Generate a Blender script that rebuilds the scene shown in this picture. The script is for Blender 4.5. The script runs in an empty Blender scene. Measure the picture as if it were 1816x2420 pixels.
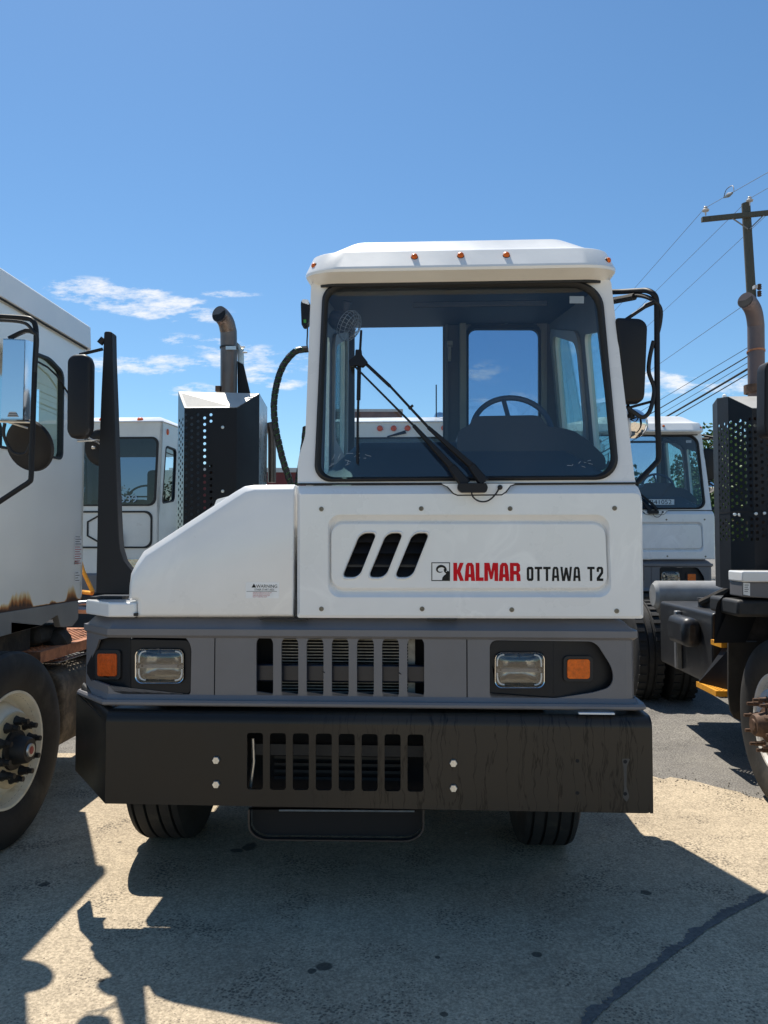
import bpy, bmesh, math, random
from mathutils import Vector, Matrix
from mathutils.geometry import tessellate_polygon
random.seed(7)
V = Vector
R = math.radians
S = bpy.context.scene
# ------------------------------------------------------------------ camera
FPX, HC, PITCH = 1850.0, 1.55, math.atan(80 / 1850.0)
cd = bpy.data.cameras.new('camera'); cam = bpy.data.objects.new('camera', cd); S.collection.objects.link(cam)
cam.location = (0, 0, HC); cam.rotation_euler = (R(90) + PITCH, 0, 0)
cd.sensor_fit = 'VERTICAL'; cd.sensor_height = 24; cd.lens = FPX / 2420 * 24
cd.clip_start = .05; cd.clip_end = 2000
S.camera = cam
# ------------------------------------------------------------------ light
SUND = V((-.222, .485, 1)).normalized()
EL = math.asin(SUND.z); AZ = math.atan2(SUND.x, SUND.y)
world = bpy.data.worlds.new("World"); S.world = world; world.use_nodes = True
wn = world.node_tree; wn.nodes.clear()
def N(nt, t, **kw):
    n = nt.nodes.new(t)
    for k, v in kw.items():
        if k in n.inputs: n.inputs[k].default_value = v
        else: setattr(n, k, v)
    return n
def L(nt, a, b): nt.links.new(a, b)
def M_(nt, op, a, b=None, clamp=False):
    n = nt.nodes.new('ShaderNodeMath'); n.operation = op; n.use_clamp = clamp
    for i, x in enumerate((a, b)):
        if x is None: continue
        if isinstance(x, (int, float)): n.inputs[i].default_value = x
        else: nt.links.new(x, n.inputs[i])
    return n.outputs[0]
sky = N(wn, 'ShaderNodeTexSky', sky_type='NISHITA', sun_disc=False, sun_elevation=EL, sun_rotation=AZ,
        air_density=1.0, dust_density=.25, ozone_density=3.2, altitude=50)
bg = N(wn, 'ShaderNodeBackground', Strength=.097); wo = N(wn, 'ShaderNodeOutputWorld')
tc = N(wn, 'ShaderNodeTexCoord'); sx = N(wn, 'ShaderNodeSeparateXYZ'); L(wn, tc.outputs['Generated'], sx.inputs[0])
# clouds live in the sky by direction: tangent of azimuth and of elevation
ay = M_(wn, 'MAXIMUM', M_(wn, 'ABSOLUTE', sx.outputs[1]), .02)
ca = M_(wn, 'DIVIDE', sx.outputs[0], ay); ce = M_(wn, 'DIVIDE', sx.outputs[2], ay)
cv = N(wn, 'ShaderNodeCombineXYZ'); L(wn, ca, cv.inputs[0]); L(wn, ce, cv.inputs[1])
mp = N(wn, 'ShaderNodeMapping'); L(wn, cv.outputs[0], mp.inputs[0]); mp.inputs['Scale'].default_value = (20, 62, 1); mp.inputs['Rotation'].default_value = (0, 0, R(8))
cn = N(wn, 'ShaderNodeTexNoise', Scale=1.0, Detail=9.0, Roughness=.68); L(wn, mp.outputs[0], cn.inputs['Vector'])
tot = None
CL = [(-.325, .318, .125, .022, -.17, 1.15), (-.385, .335, .06, .012, -.05, .8), (-.33, .232, .115, .0135, .03, 1.1), (-.17, .236, .07, .024, -.08, .85), (-.23, .262, .07, .010, -.1, .8),
      (-.24, .2, .05, .010, 0, .8), (-.14, .21, .05, .009, -.1, .9), (-.20, .325, .04, .006, 0, .7), (.35, .208, .06, .017, 0, 1.0), (.465, .205, .07, .014, 0, .85), (.13, .225, .05, .016, 0, .6), (.16, .19, .06, .01, 0, .6), (-.09, .24, .06, .015, 0, .5), (.27, .25, .06, .02, 0, .4)]
for (x, y, rx, ry, k, w) in CL:
    dx = M_(wn, 'SUBTRACT', ca, x); dy = M_(wn, 'SUBTRACT', M_(wn, 'SUBTRACT', ce, y), M_(wn, 'MULTIPLY', dx, k))
    a = M_(wn, 'POWER', M_(wn, 'ABSOLUTE', M_(wn, 'DIVIDE', dx, rx)), 2.0); b = M_(wn, 'POWER', M_(wn, 'ABSOLUTE', M_(wn, 'DIVIDE', dy, ry)), 2.0)
    g = M_(wn, 'MULTIPLY', M_(wn, 'SUBTRACT', 1.35, M_(wn, 'ADD', a, b), clamp=True), w)
    tot = g if tot is None else M_(wn, 'MAXIMUM', tot, g)
cm = M_(wn, 'MULTIPLY', M_(wn, 'SUBTRACT', M_(wn, 'ADD', M_(wn, 'MULTIPLY', cn.outputs[0], 2.0), M_(wn, 'MULTIPLY', tot, .36)), 1.17), 2.4, clamp=True)
cm = M_(wn, 'MULTIPLY', cm, M_(wn, 'MULTIPLY', tot, 1.6, clamp=True))
cm = M_(wn, 'MULTIPLY', cm, .85)
mx = N(wn, 'ShaderNodeMix', data_type='RGBA'); L(wn, cm, mx.inputs[0])
hs = N(wn, 'ShaderNodeHueSaturation', Saturation=1.08); tn = N(wn, 'ShaderNodeMix', data_type='RGBA', blend_type='MULTIPLY'); tn.inputs[0].default_value = 1; tn.inputs[7].default_value = (.93, 1.07, 1.10, 1); L(wn, sky.outputs[0], tn.inputs[6]); L(wn, tn.outputs[2], hs.inputs['Color'])
L(wn, hs.outputs[0], mx.inputs[6]); mx.inputs[7].default_value = (8.2, 8.3, 8.5, 1)
L(wn, mx.outputs[2], bg.inputs[0]); L(wn, bg.outputs[0], wo.inputs[0])
sl = bpy.data.lights.new('sun', 'SUN'); sl.energy = 5.0; sl.angle = R(.53); sl.color = (1, .94, .84)
so = bpy.data.objects.new('sun', sl); S.collection.objects.link(so); so.rotation_euler = SUND.to_track_quat('Z', 'Y').to_euler(); so.location = (-3, 6, 14)
S.view_settings.view_transform = 'Standard'; S.view_settings.look = 'None'; S.view_settings.exposure = .34; S.view_settings.gamma = 1
S.cycles.max_bounces = 8; S.cycles.transparent_max_bounces = 24
# ------------------------------------------------------------------ materials
MATS = {}
def mat(name, col, rough=.5, metal=0., coat=0., var=.0, vs=4., bump=0., bs=60., spec=.5, rvar=0., stretch=(1, 1, 1), col2=None, c2=(.5, .6), c2s=3., bdist=.01):
    m = bpy.data.materials.new(name); m.use_nodes = True; nt = m.node_tree; p = nt.nodes['Principled BSDF']
    p.inputs['Roughness'].default_value = rough; p.inputs['Metallic'].default_value = metal; p.inputs['Coat Weight'].default_value = coat
    p.inputs['Coat Roughness'].default_value = .06; p.inputs['Specular IOR Level'].default_value = spec
    tc = N(nt, 'ShaderNodeTexCoord'); mp = N(nt, 'ShaderNodeMapping'); L(nt, tc.outputs['Object'], mp.inputs[0]); mp.inputs['Scale'].default_value = stretch
    n1 = N(nt, 'ShaderNodeTexNoise', Scale=vs, Detail=7., Roughness=.6); L(nt, mp.outputs[0], n1.inputs['Vector'])
    mr = N(nt, 'ShaderNodeMapRange'); L(nt, n1.outputs[0], mr.inputs[0]); mr.inputs[1].default_value = .3; mr.inputs[2].default_value = .7
    mr.inputs[3].default_value = 1 - var; mr.inputs[4].default_value = 1 + var
    mx = N(nt, 'ShaderNodeMix', data_type='RGBA', blend_type='MULTIPLY'); mx.inputs[0].default_value = 1
    mx.inputs[6].default_value = (*col, 1); L(nt, mr.outputs[0], mx.inputs[7]); out = mx.outputs[2]
    if col2:
        n2 = N(nt, 'ShaderNodeTexNoise', Scale=c2s, Detail=8., Roughness=.65); L(nt, mp.outputs[0], n2.inputs['Vector'])
        m2 = N(nt, 'ShaderNodeMapRange'); L(nt, n2.outputs[0], m2.inputs[0]); m2.inputs[1].default_value = c2[0]; m2.inputs[2].default_value = c2[1]
        x2 = N(nt, 'ShaderNodeMix', data_type='RGBA'); L(nt, m2.outputs[0], x2.inputs[0]); L(nt, out, x2.inputs[6]); x2.inputs[7].default_value = (*col2, 1); out = x2.outputs[2]
    L(nt, out, p.inputs['Base Color'])
    if rvar:
        r = N(nt, 'ShaderNodeMapRange'); L(nt, n1.outputs[0], r.inputs[0]); r.inputs[1].default_value = .3; r.inputs[2].default_value = .7
        r.inputs[3].default_value = max(.02, rough - rvar); r.inputs[4].default_value = rough + rvar; L(nt, r.outputs[0], p.inputs['Roughness'])
    if bump:
        n3 = N(nt, 'ShaderNodeTexNoise', Scale=bs, Detail=4.); L(nt, mp.outputs[0], n3.inputs['Vector'])
        b = N(nt, 'ShaderNodeBump', Strength=bump, Distance=bdist); L(nt, n3.outputs[0], b.inputs['Height']); L(nt, b.outputs[0], p.inputs['Normal'])
    MATS[name] = m; return m
mat('white_paint', (.80, .80, .79), .32, coat=.5, var=.04, vs=2.5, rvar=.1, bump=.05, bs=3, bdist=.02)
mat('roof_white', (.80, .79, .76), .38, coat=.3, var=.05, vs=3, rvar=.1)
mat('old_white', (.74, .73, .68), .42, coat=.25, var=.08, vs=3, rvar=.1, col2=(.5, .46, .38), c2=(.62, .85), c2s=5)
mat('fascia_grey', (.155, .150, .157), .44, var=.10, vs=3, rvar=.08, bump=.15, bs=300, bdist=.002)
mat('black_paint', (.018, .018, .02), .38, var=.2, vs=4, rvar=.1)
mat('black_plastic', (.012, .012, .014), .5, spec=.3, var=.2, vs=6, rvar=.1)
mat('powder_black', (.011, .012, .015), .55, spec=.28, var=.2, vs=4, rvar=.08, bump=.1, bs=200, bdist=.002)
mat('rubber_seal', (.012, .012, .013), .6)
mat('tyre_rubber', (.022, .021, .02), .75, var=.35, vs=7, bump=.3, bs=40, bdist=.004, col2=(.07, .062, .05), c2=(.55, .8), c2s=5)
mat('chrome', (.8, .8, .8), .06, metal=1)
mat('zinc', (.62, .62, .6), .35, metal=.85, var=.2, vs=30)
mat('steel_plate', (.42, .42, .42), .3, metal=.9, var=.15, vs=8, rvar=.1)
mat('exhaust_steel', (.20, .15, .125), .38, metal=.85, var=.35, vs=5, rvar=.12, stretch=(1, 1, .5))
mat('rust', (.22, .085, .035), .85, var=.4, vs=14, bump=.4, bs=80, col2=(.07, .035, .02), c2=(.45, .7), c2s=9)
mat('mud_tank', (.10, .082, .06), .9, var=.45, vs=9, bump=.5, bs=40, col2=(.24, .19, .13), c2=(.5, .68), c2s=7)
mat('rim_warm', (.80, .75, .62), .45, var=.12, vs=8, col2=(.5, .36, .18), c2=(.6, .8), c2s=5)
mat('rim_white', (.72, .71, .68), .45, var=.1, vs=8, col2=(.35, .27, .17), c2=(.55, .8), c2s=6)
mat('rim_cream', (.66, .55, .35), .6, var=.2, vs=10, col2=(.28, .15, .06), c2=(.58, .8), c2s=9)
mat('rim_red', (.4, .06, .05), .5, var=.2)
mat('stud_rust', (.12, .07, .045), .7, metal=.3, var=.4, vs=30)
mat('stud_black', (.02, .018, .016), .6, var=.3, vs=30)
mat('interior_grey', (.11, .112, .115), .6, var=.1, vs=5)
mat('interior_light', (.26, .26, .245), .55, var=.08, vs=5)
mat('dash_dark', (.035, .042, .058), .55, var=.12, vs=5, bump=.15, bs=200, bdist=.003)
mat('dash_blue', (.05, .07, .115), .6, var=.15, vs=5)
mat('seat_fabric', (.035, .037, .042), .9, var=.2, vs=10)
mat('reflector_silver', (.36, .35, .33), .2, metal=1, var=.3, vs=25, bump=.35, bs=30, bdist=.006)
mat('decal_red', (.60, .004, .012), .55, spec=.2, var=.05)
mat('decal_black', (.008, .008, .008), .5, spec=.25)
mat('sticker_white', (.86, .86, .85), .5, var=.06, vs=20)
mat('yellow_paint', (.75, .33, .02), .5, var=.25, vs=10, col2=(.25, .11, .03), c2=(.58, .75), c2s=12)
mat('pole_wood', (.105, .098, .075), .85, var=.35, vs=3, stretch=(8, 8, .6), bump=.5, bs=12, col2=(.055, .05, .04), c2=(.45, .7), c2s=3)
mat('wire_black', (.012, .012, .014), .6)
mat('wire_grey', (.12, .13, .15), .5)
mat('porcelain', (.55, .50, .47), .3, var=.1)
mat('mud_black', (.03, .026, .022), .8, var=.4, vs=6, bump=.4, bs=30, col2=(.12, .09, .06), c2=(.52, .72), c2s=4)
mat('frame_black', (.016, .016, .017), .6, var=.4, vs=6, col2=(.05, .045, .04), c2=(.55, .8), c2s=5)
mat('tank_grey', (.34, .34, .33), .5, var=.2, vs=5, metal=.2, col2=(.22, .2, .17), c2=(.5, .8), c2s=4)
mat('skirt_grey', (.22, .22, .215), .45, var=.12, vs=4, col2=(.16, .08, .03), c2=(.68, .8), c2s=6)
mat('bark', (.09, .065, .045), .9, var=.3, vs=8, bump=.6, bs=20)
mat('red_siding', (.16, .022, .022), .6, var=.15, vs=1.5)
mat('parapet', (.55, .53, .5), .6, var=.1)
mat('brown_brick', (.19, .10, .065), .8, var=.3, vs=1.2, bump=.2, bs=10)
mat('dark_window', (.02, .025, .03), .15)
mat('hose_black', (.014, .014, .014), .5, var=.2, vs=10)
mat('hose_green', (.05, .25, .03), .5)
mat('label_red', (.45, .03, .03), .5)
mat('condenser', (.30, .29, .26), .5, metal=.3, var=.3, vs=25)
mat('tar', (.14, .133, .125), .85, var=.4, vs=60, bump=.6, bs=150)
mat('inside_black', (.006, .006, .007), .8)
def glass(name, tint, refl=.04, rough=.01):
    m = bpy.data.materials.new(name); m.use_nodes = True; nt = m.node_tree; nt.nodes.clear()
    o = N(nt, 'ShaderNodeOutputMaterial'); t = N(nt, 'ShaderNodeBsdfTransparent'); t.inputs[0].default_value = (*tint, 1)
    g = N(nt, 'ShaderNodeBsdfGlossy', Roughness=rough); g.inputs[0].default_value = (1, 1, 1, 1)
    lw = N(nt, 'ShaderNodeLayerWeight', Blend=.5); f = M_(nt, 'ADD', M_(nt, 'MULTIPLY', M_(nt, 'POWER', lw.outputs['Facing'], 4.), .8), refl, clamp=True)
    tcn = N(nt, 'ShaderNodeTexCoord'); nn = N(nt, 'ShaderNodeTexNoise', Scale=2.2, Detail=6.); L(nt, tcn.outputs['Object'], nn.inputs['Vector'])
    d = N(nt, 'ShaderNodeBsdfDiffuse'); d.inputs[0].default_value = (.6, .6, .58, 1)
    mx = N(nt, 'ShaderNodeMixShader'); L(nt, f, mx.inputs[0]); L(nt, t.outputs[0], mx.inputs[1]); L(nt, g.outputs[0], mx.inputs[2])
    m3 = N(nt, 'ShaderNodeMixShader'); L(nt, M_(nt, 'MULTIPLY', M_(nt, 'SUBTRACT', nn.outputs[0], .45, clamp=True), .08), m3.inputs[0]); L(nt, mx.outputs[0], m3.inputs[1]); L(nt, d.outputs[0], m3.inputs[2])
    L(nt, m3.outputs[0], o.inputs[0]); MATS[name] = m
glass('clear_glass', (.90, .93, .94), .06); glass('tint_glass', (.56, .66, .76), .05); glass('side_glass', (.62, .82, .84), .06); glass('dark_glass', (.10, .14, .20), .05)
glass('lens_glass', (.86, .88, .88), .09)
def lens(name, col):
    m = mat(name, col, .35, coat=.25, spec=.25, var=.25, vs=60, bump=.6, bs=120, bdist=.004); return m
lens('amber_lens', (.72, .13, .003)); lens('orange_lens', (.58, .095, .012)); lens('red_orange_lens', (.72, .10, .02))
# bumper black with dried drip lines
m = mat('bumper_black', (.016, .0145, .013), .34, spec=.3, var=.14, vs=3, rvar=.06); nt = m.node_tree; p = nt.nodes['Principled BSDF']
tcn = N(nt, 'ShaderNodeTexCoord'); s3 = N(nt, 'ShaderNodeSeparateXYZ'); L(nt, tcn.outputs['Object'], s3.inputs[0])
wob = N(nt, 'ShaderNodeTexNoise', Scale=9., Detail=3.); L(nt, tcn.outputs['Object'], wob.inputs['Vector'])
xx = M_(nt, 'ADD', s3.outputs[0], M_(nt, 'MULTIPLY', wob.outputs[0], .05)); cb = N(nt, 'ShaderNodeCombineXYZ'); L(nt, M_(nt, 'MULTIPLY', xx, 15.), cb.inputs[0]); L(nt, M_(nt, 'MULTIPLY', s3.outputs[2], 1.5), cb.inputs[2])
sn = N(nt, 'ShaderNodeTexNoise', Scale=2.2, Detail=3.); cb2 = N(nt, 'ShaderNodeCombineXYZ'); L(nt, M_(nt, 'MULTIPLY', s3.outputs[0], 2.2), cb2.inputs[0]); L(nt, M_(nt, 'MULTIPLY', s3.outputs[2], .8), cb2.inputs[2]); L(nt, cb2.outputs[0], sn.inputs['Vector'])
dn = N(nt, 'ShaderNodeTexNoise', Scale=1., Detail=4., Roughness=.62); L(nt, cb.outputs[0], dn.inputs['Vector'])
line = M_(nt, 'SUBTRACT', 1., M_(nt, 'MULTIPLY', M_(nt, 'ABSOLUTE', M_(nt, 'SUBTRACT', dn.outputs[0], .5)), 48.), clamp=True)
msk = M_(nt, 'MULTIPLY', M_(nt, 'ADD', s3.outputs[0], .45), 2.2, clamp=True)
dm = M_(nt, 'MULTIPLY', M_(nt, 'MULTIPLY', line, msk), M_(nt, 'MULTIPLY', M_(nt, 'SUBTRACT', sn.outputs[0], .28, clamp=True), 8., clamp=True))
old = p.inputs['Base Color'].links[0].from_socket; fm = N(nt, 'ShaderNodeMix', data_type='RGBA'); L(nt, M_(nt, 'MULTIPLY', msk, .9), fm.inputs[0]); L(nt, old, fm.inputs[6]); fm.inputs[7].default_value = (.038, .031, .024, 1); mxx = N(nt, 'ShaderNodeMix', data_type='RGBA'); L(nt, dm, mxx.inputs[0]); L(nt, fm.outputs[2], mxx.inputs[6]); mxx.inputs[7].default_value = (.004, .004, .004, 1); L(nt, mxx.outputs[2], p.inputs['Base Color'])
# old wax smears on the white panels
for nm in ('white_paint', 'rusty_white_'):
    if nm not in MATS: continue
    nt = MATS[nm].node_tree; p = nt.nodes['Principled BSDF']; tcn = N(nt, 'ShaderNodeTexCoord')
    wn2 = N(nt, 'ShaderNodeTexNoise', Scale=2.6, Detail=6., Distortion=1.6); L(nt, tcn.outputs['Object'], wn2.inputs['Vector'])
    sel = N(nt, 'ShaderNodeTexNoise', Scale=1.7, Detail=3.); L(nt, tcn.outputs['Object'], sel.inputs['Vector'])
    ln = M_(nt, 'SUBTRACT', 1., M_(nt, 'MULTIPLY', M_(nt, 'ABSOLUTE', M_(nt, 'SUBTRACT', wn2.outputs[0], .52)), 22.), clamp=True)
    ln = M_(nt, 'MULTIPLY', ln, M_(nt, 'MULTIPLY', M_(nt, 'SUBTRACT', sel.outputs[0], .48, clamp=True), 5., clamp=True))
    old = p.inputs['Base Color'].links[0].from_socket; k = N(nt, 'ShaderNodeMix', data_type='RGBA'); L(nt, M_(nt, 'MULTIPLY', ln, .55), k.inputs[0]); L(nt, old, k.inputs[6]); k.inputs[7].default_value = (.95, .95, .93, 1); L(nt, k.outputs[2], p.inputs['Base Color'])
# concrete
def spots(nt, pts, tc, amt=.8):
    wn_ = N(nt, 'ShaderNodeTexNoise', Scale=14., Detail=4.); L(nt, tc, wn_.inputs['Vector'])
    s = N(nt, 'ShaderNodeSeparateXYZ'); L(nt, tc, s.inputs[0]); t = None
    for (x, y, r) in pts:
        a = M_(nt, 'POWER', M_(nt, 'DIVIDE', M_(nt, 'SUBTRACT', s.outputs[0], x), r), 2.); b = M_(nt, 'POWER', M_(nt, 'DIVIDE', M_(nt, 'SUBTRACT', s.outputs[1], y), r), 2.)
        d = M_(nt, 'ADD', M_(nt, 'SQRT', M_(nt, 'ADD', a, b)), M_(nt, 'MULTIPLY', wn_.outputs[0], 1.5))
        g = M_(nt, 'MULTIPLY', M_(nt, 'SUBTRACT', 1.75, d), 4., clamp=True); t = g if t is None else M_(nt, 'MAXIMUM', t, g)
    return M_(nt, 'MULTIPLY', t, amt)
def ground_mat(name, c1, c2, sp, pits, stains=None, pscale=55.):
    m = bpy.data.materials.new(name); m.use_nodes = True; nt = m.node_tree; p = nt.nodes['Principled BSDF']; p.inputs['Roughness'].default_value = .88; p.inputs['Specular IOR Level'].default_value = .3
    tc = N(nt, 'ShaderNodeTexCoord').outputs['Object']
    big = N(nt, 'ShaderNodeTexNoise', Scale=1.1, Detail=8., Roughness=.62); L(nt, tc, big.inputs['Vector'])
    fine = N(nt, 'ShaderNodeTexNoise', Scale=85., Detail=5., Roughness=.75); L(nt, tc, fine.inputs['Vector'])
    vor = N(nt, 'ShaderNodeTexVoronoi', Scale=pscale, Randomness=1.); L(nt, tc, vor.inputs['Vector'])
    sel = N(nt, 'ShaderNodeTexNoise', Scale=3.5, Detail=5.); L(nt, tc, sel.inputs['Vector'])
    mid_ = N(nt, 'ShaderNodeTexNoise', Scale=16., Detail=6., Roughness=.7, Distortion=.6); L(nt, tc, mid_.inputs['Vector'])
    r = N(nt, 'ShaderNodeMapRange'); L(nt, M_(nt, 'ADD', M_(nt, 'MULTIPLY', big.outputs[0], .6), M_(nt, 'MULTIPLY', mid_.outputs[0], .4)), r.inputs[0]); r.inputs[1].default_value = .38; r.inputs[2].default_value = .62
    a = N(nt, 'ShaderNodeMix', data_type='RGBA'); L(nt, r.outputs[0], a.inputs[0]); a.inputs[6].default_value = (*c1, 1); a.inputs[7].default_value = (*c2, 1)
    f = N(nt, 'ShaderNodeMapRange'); L(nt, fine.outputs[0], f.inputs[0]); f.inputs[1].default_value = .36; f.inputs[2].default_value = .64; f.inputs[3].default_value = 1 - sp; f.inputs[4].default_value = 1 + sp
    b = N(nt, 'ShaderNodeMix', data_type='RGBA', blend_type='MULTIPLY'); b.inputs[0].default_value = 1; L(nt, a.outputs[2], b.inputs[6]); L(nt, f.outputs[0], b.inputs[7])
    pit = M_(nt, 'MULTIPLY', M_(nt, 'SUBTRACT', M_(nt, 'MULTIPLY', M_(nt, 'SUBTRACT', sel.outputs[0], .33, clamp=True), 1.5), vor.outputs[0]), 7., clamp=True)
    c = N(nt, 'ShaderNodeMix', data_type='RGBA'); L(nt, M_(nt, 'MULTIPLY', pit, pits), c.inputs[0]); L(nt, b.outputs[2], c.inputs[6]); c.inputs[7].default_value = (.04, .038, .036, 1)
    out = c.outputs[2]
    if stains:
        st = spots(nt, stains, tc); d = N(nt, 'ShaderNodeMix', data_type='RGBA'); L(nt, st, d.inputs[0]); L(nt, out, d.inputs[6]); d.inputs[7].default_value = (.035, .033, .03, 1); out = d.outputs[2]
    L(nt, out, p.inputs['Base Color'])
    h = M_(nt, 'SUBTRACT', fine.outputs[0], M_(nt, 'MULTIPLY', pit, .6)); bu = N(nt, 'ShaderNodeBump', Strength=.7, Distance=.005); L(nt, h, bu.inputs['Height']); L(nt, bu.outputs[0], p.inputs['Normal'])
    MATS[name] = m
def WP(u, v, z=0.):   # pixel of the photograph -> ground point
    d = V((0, math.cos(PITCH), math.sin(PITCH))) + V((1, 0, 0)) * ((u - 908) / FPX) + V((0, -math.sin(PITCH), math.cos(PITCH))) * ((1210 - v) / FPX)
    return V((0, 0, HC)) + d * ((z - HC) / d.z)
ST = [(767, 2288, .032), (738, 2297, .018), (590, 2003, .05), (560, 2012, .035), (240, 2320, .014), (1527, 2112, .025), (283, 1992, .012), (1270, 2258, .02), (104, 2092, .025), (1035, 2265, .012), (1050, 2400, .015)]
sp_ = []
for (u, v, r) in ST:
    q = WP(u, v); sp_.append((q.x, q.y, r))
ground_mat('concrete', (.35, .286, .205), (.52, .428, .305), .38, .6, sp_, 70.)
ground_mat('asphalt_grey', (.15, .14, .13), (.23, .215, .19), .6, .6, None, 90.)
# rusty white body of the old neighbour: rust grows up from a given height
def rust_body(name, base, z0, h):
    m = bpy.data.materials.new(name); m.use_nodes = True; nt = m.node_tree; p = nt.nodes['Principled BSDF']; p.inputs['Roughness'].default_value = .35; p.inputs['Coat Weight'].default_value = .4
    tc = N(nt, 'ShaderNodeTexCoord').outputs['Object']; s = N(nt, 'ShaderNodeSeparateXYZ'); L(nt, tc, s.inputs[0])
    cy = N(nt, 'ShaderNodeCombineXYZ'); L(nt, M_(nt, 'MULTIPLY', s.outputs[1], 4.2), cy.inputs[1]); L(nt, M_(nt, 'MULTIPLY', s.outputs[2], .35), cy.inputs[2])
    spot = N(nt, 'ShaderNodeTexNoise', Scale=1.35, Detail=1.5, Roughness=.4); L(nt, cy.outputs[0], spot.inputs['Vector'])   # where along the sill the rust sits
    fin = N(nt, 'ShaderNodeMapping'); L(nt, tc, fin.inputs[0]); fin.inputs['Scale'].default_value = (30, 30, 9)
    n = N(nt, 'ShaderNodeTexNoise', Scale=1., Detail=6., Roughness=.65); L(nt, fin.outputs[0], n.inputs['Vector'])
    up = M_(nt, 'SUBTRACT', s.outputs[2], z0)
    loc = M_(nt, 'MULTIPLY', M_(nt, 'SUBTRACT', spot.outputs[0], .44, clamp=True), 5.5, clamp=True)
    hh = M_(nt, 'ADD', M_(nt, 'MULTIPLY', loc, h), .012)
    g = M_(nt, 'SUBTRACT', 1., M_(nt, 'DIVIDE', up, hh), clamp=True)
    k = M_(nt, 'MULTIPLY', M_(nt, 'SUBTRACT', M_(nt, 'ADD', M_(nt, 'MULTIPLY', g, 1.0), M_(nt, 'MULTIPLY', n.outputs[0], .8)), .66), 1.7, clamp=True)
    k = M_(nt, 'MULTIPLY', k, M_(nt, 'MULTIPLY', g, 2.5, clamp=True))
    n2 = N(nt, 'ShaderNodeTexNoise', Scale=2., Detail=7.); L(nt, tc, n2.inputs['Vector'])
    r = N(nt, 'ShaderNodeMapRange'); L(nt, n2.outputs[0], r.inputs[0]); r.inputs[1].default_value = .3; r.inputs[2].default_value = .7
    a = N(nt, 'ShaderNodeMix', data_type='RGBA'); L(nt, r.outputs[0], a.inputs[0]); a.inputs[6].default_value = (*[c * .93 for c in base], 1); a.inputs[7].default_value = (*base, 1)
    ramp = N(nt, 'ShaderNodeValToRGB'); L(nt, k, ramp.inputs[0]); ramp.color_ramp.elements[0].color = (1, 1, 1, 1); ramp.color_ramp.elements[1].color = (.07, .025, .012, 1)
    e = ramp.color_ramp.elements.new(.3); e.color = (.95, .74, .42, 1); e = ramp.color_ramp.elements.new(.65); e.color = (.55, .22, .06, 1)
    b = N(nt, 'ShaderNodeMix', data_type='RGBA', blend_type='MULTIPLY'); b.inputs[0].default_value = 1; L(nt, a.outputs[2], b.inputs[6]); L(nt, ramp.outputs[0], b.inputs[7]); L(nt, b.outputs[2], p.inputs['Base Color'])
    MATS[name] = m

def leaf_mat(name, a, b):
    m = bpy.data.materials.new(name); m.use_nodes = True; nt = m.node_tree; p = nt.nodes['Principled BSDF']; p.inputs['Roughness'].default_value = .6
    tc = N(nt, 'ShaderNodeTexCoord').outputs['Object']; n = N(nt, 'ShaderNodeTexNoise', Scale=1.6, Detail=4.); L(nt, tc, n.inputs['Vector'])
    r = N(nt, 'ShaderNodeMapRange'); L(nt, n.outputs[0], r.inputs[0]); r.inputs[1].default_value = .35; r.inputs[2].default_value = .65
    x = N(nt, 'ShaderNodeMix', data_type='RGBA'); L(nt, r.outputs[0], x.inputs[0]); x.inputs[6].default_value = (*a, 1); x.inputs[7].default_value = (*b, 1); L(nt, x.outputs[2], p.inputs['Base Color'])
    p.inputs['Subsurface Weight'].default_value = 0; MATS[name] = m
leaf_mat('foliage', (.045, .095, .018), (.11, .19, .035))
leaf_mat('foliage_dark', (.03, .065, .018), (.07, .13, .03))
# ------------------------------------------------------------------ mesh tools
def smooth_path(pts, n=6):
    P = [V(p) for p in pts]; out = []
    for i in range(len(P) - 1):
        p0 = P[max(i - 1, 0)]; p1 = P[i]; p2 = P[i + 1]; p3 = P[min(i + 2, len(P) - 1)]
        for k in range(n):
            t = k / n; out.append(.5 * ((2 * p1) + (p2 - p0) * t + (2 * p0 - 5 * p1 + 4 * p2 - p3) * t * t + (3 * p1 - p0 - 3 * p2 + p3) * t ** 3))
    out.append(P[-1]); return out
def rnd(pts, r, n=5):
    """round the corners of a polygon (list of Vectors, r number or list)"""
    out = []; m = len(pts)
    for i in range(m):
        p = V(pts[i]); a = V(pts[i - 1]); b = V(pts[(i + 1) % m]); rr = r[i] if isinstance(r, (list, tuple)) else r
        if rr <= 0: out.append(p); continue
        da = a - p; db = b - p; ra = min(rr, da.length * .48); rb = min(rr, db.length * .48)
        s = p + da.normalized() * ra; e = p + db.normalized() * rb
        for k in range(n + 1):
            t = k / n; k1 = .42
            # cubic with handles towards the corner
            h1 = s.lerp(p, .56); h2 = e.lerp(p, .56)
            out.append(s * (1 - t) ** 3 + h1 * 3 * t * (1 - t) ** 2 + h2 * 3 * t * t * (1 - t) + e * t ** 3)
    return out
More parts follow.
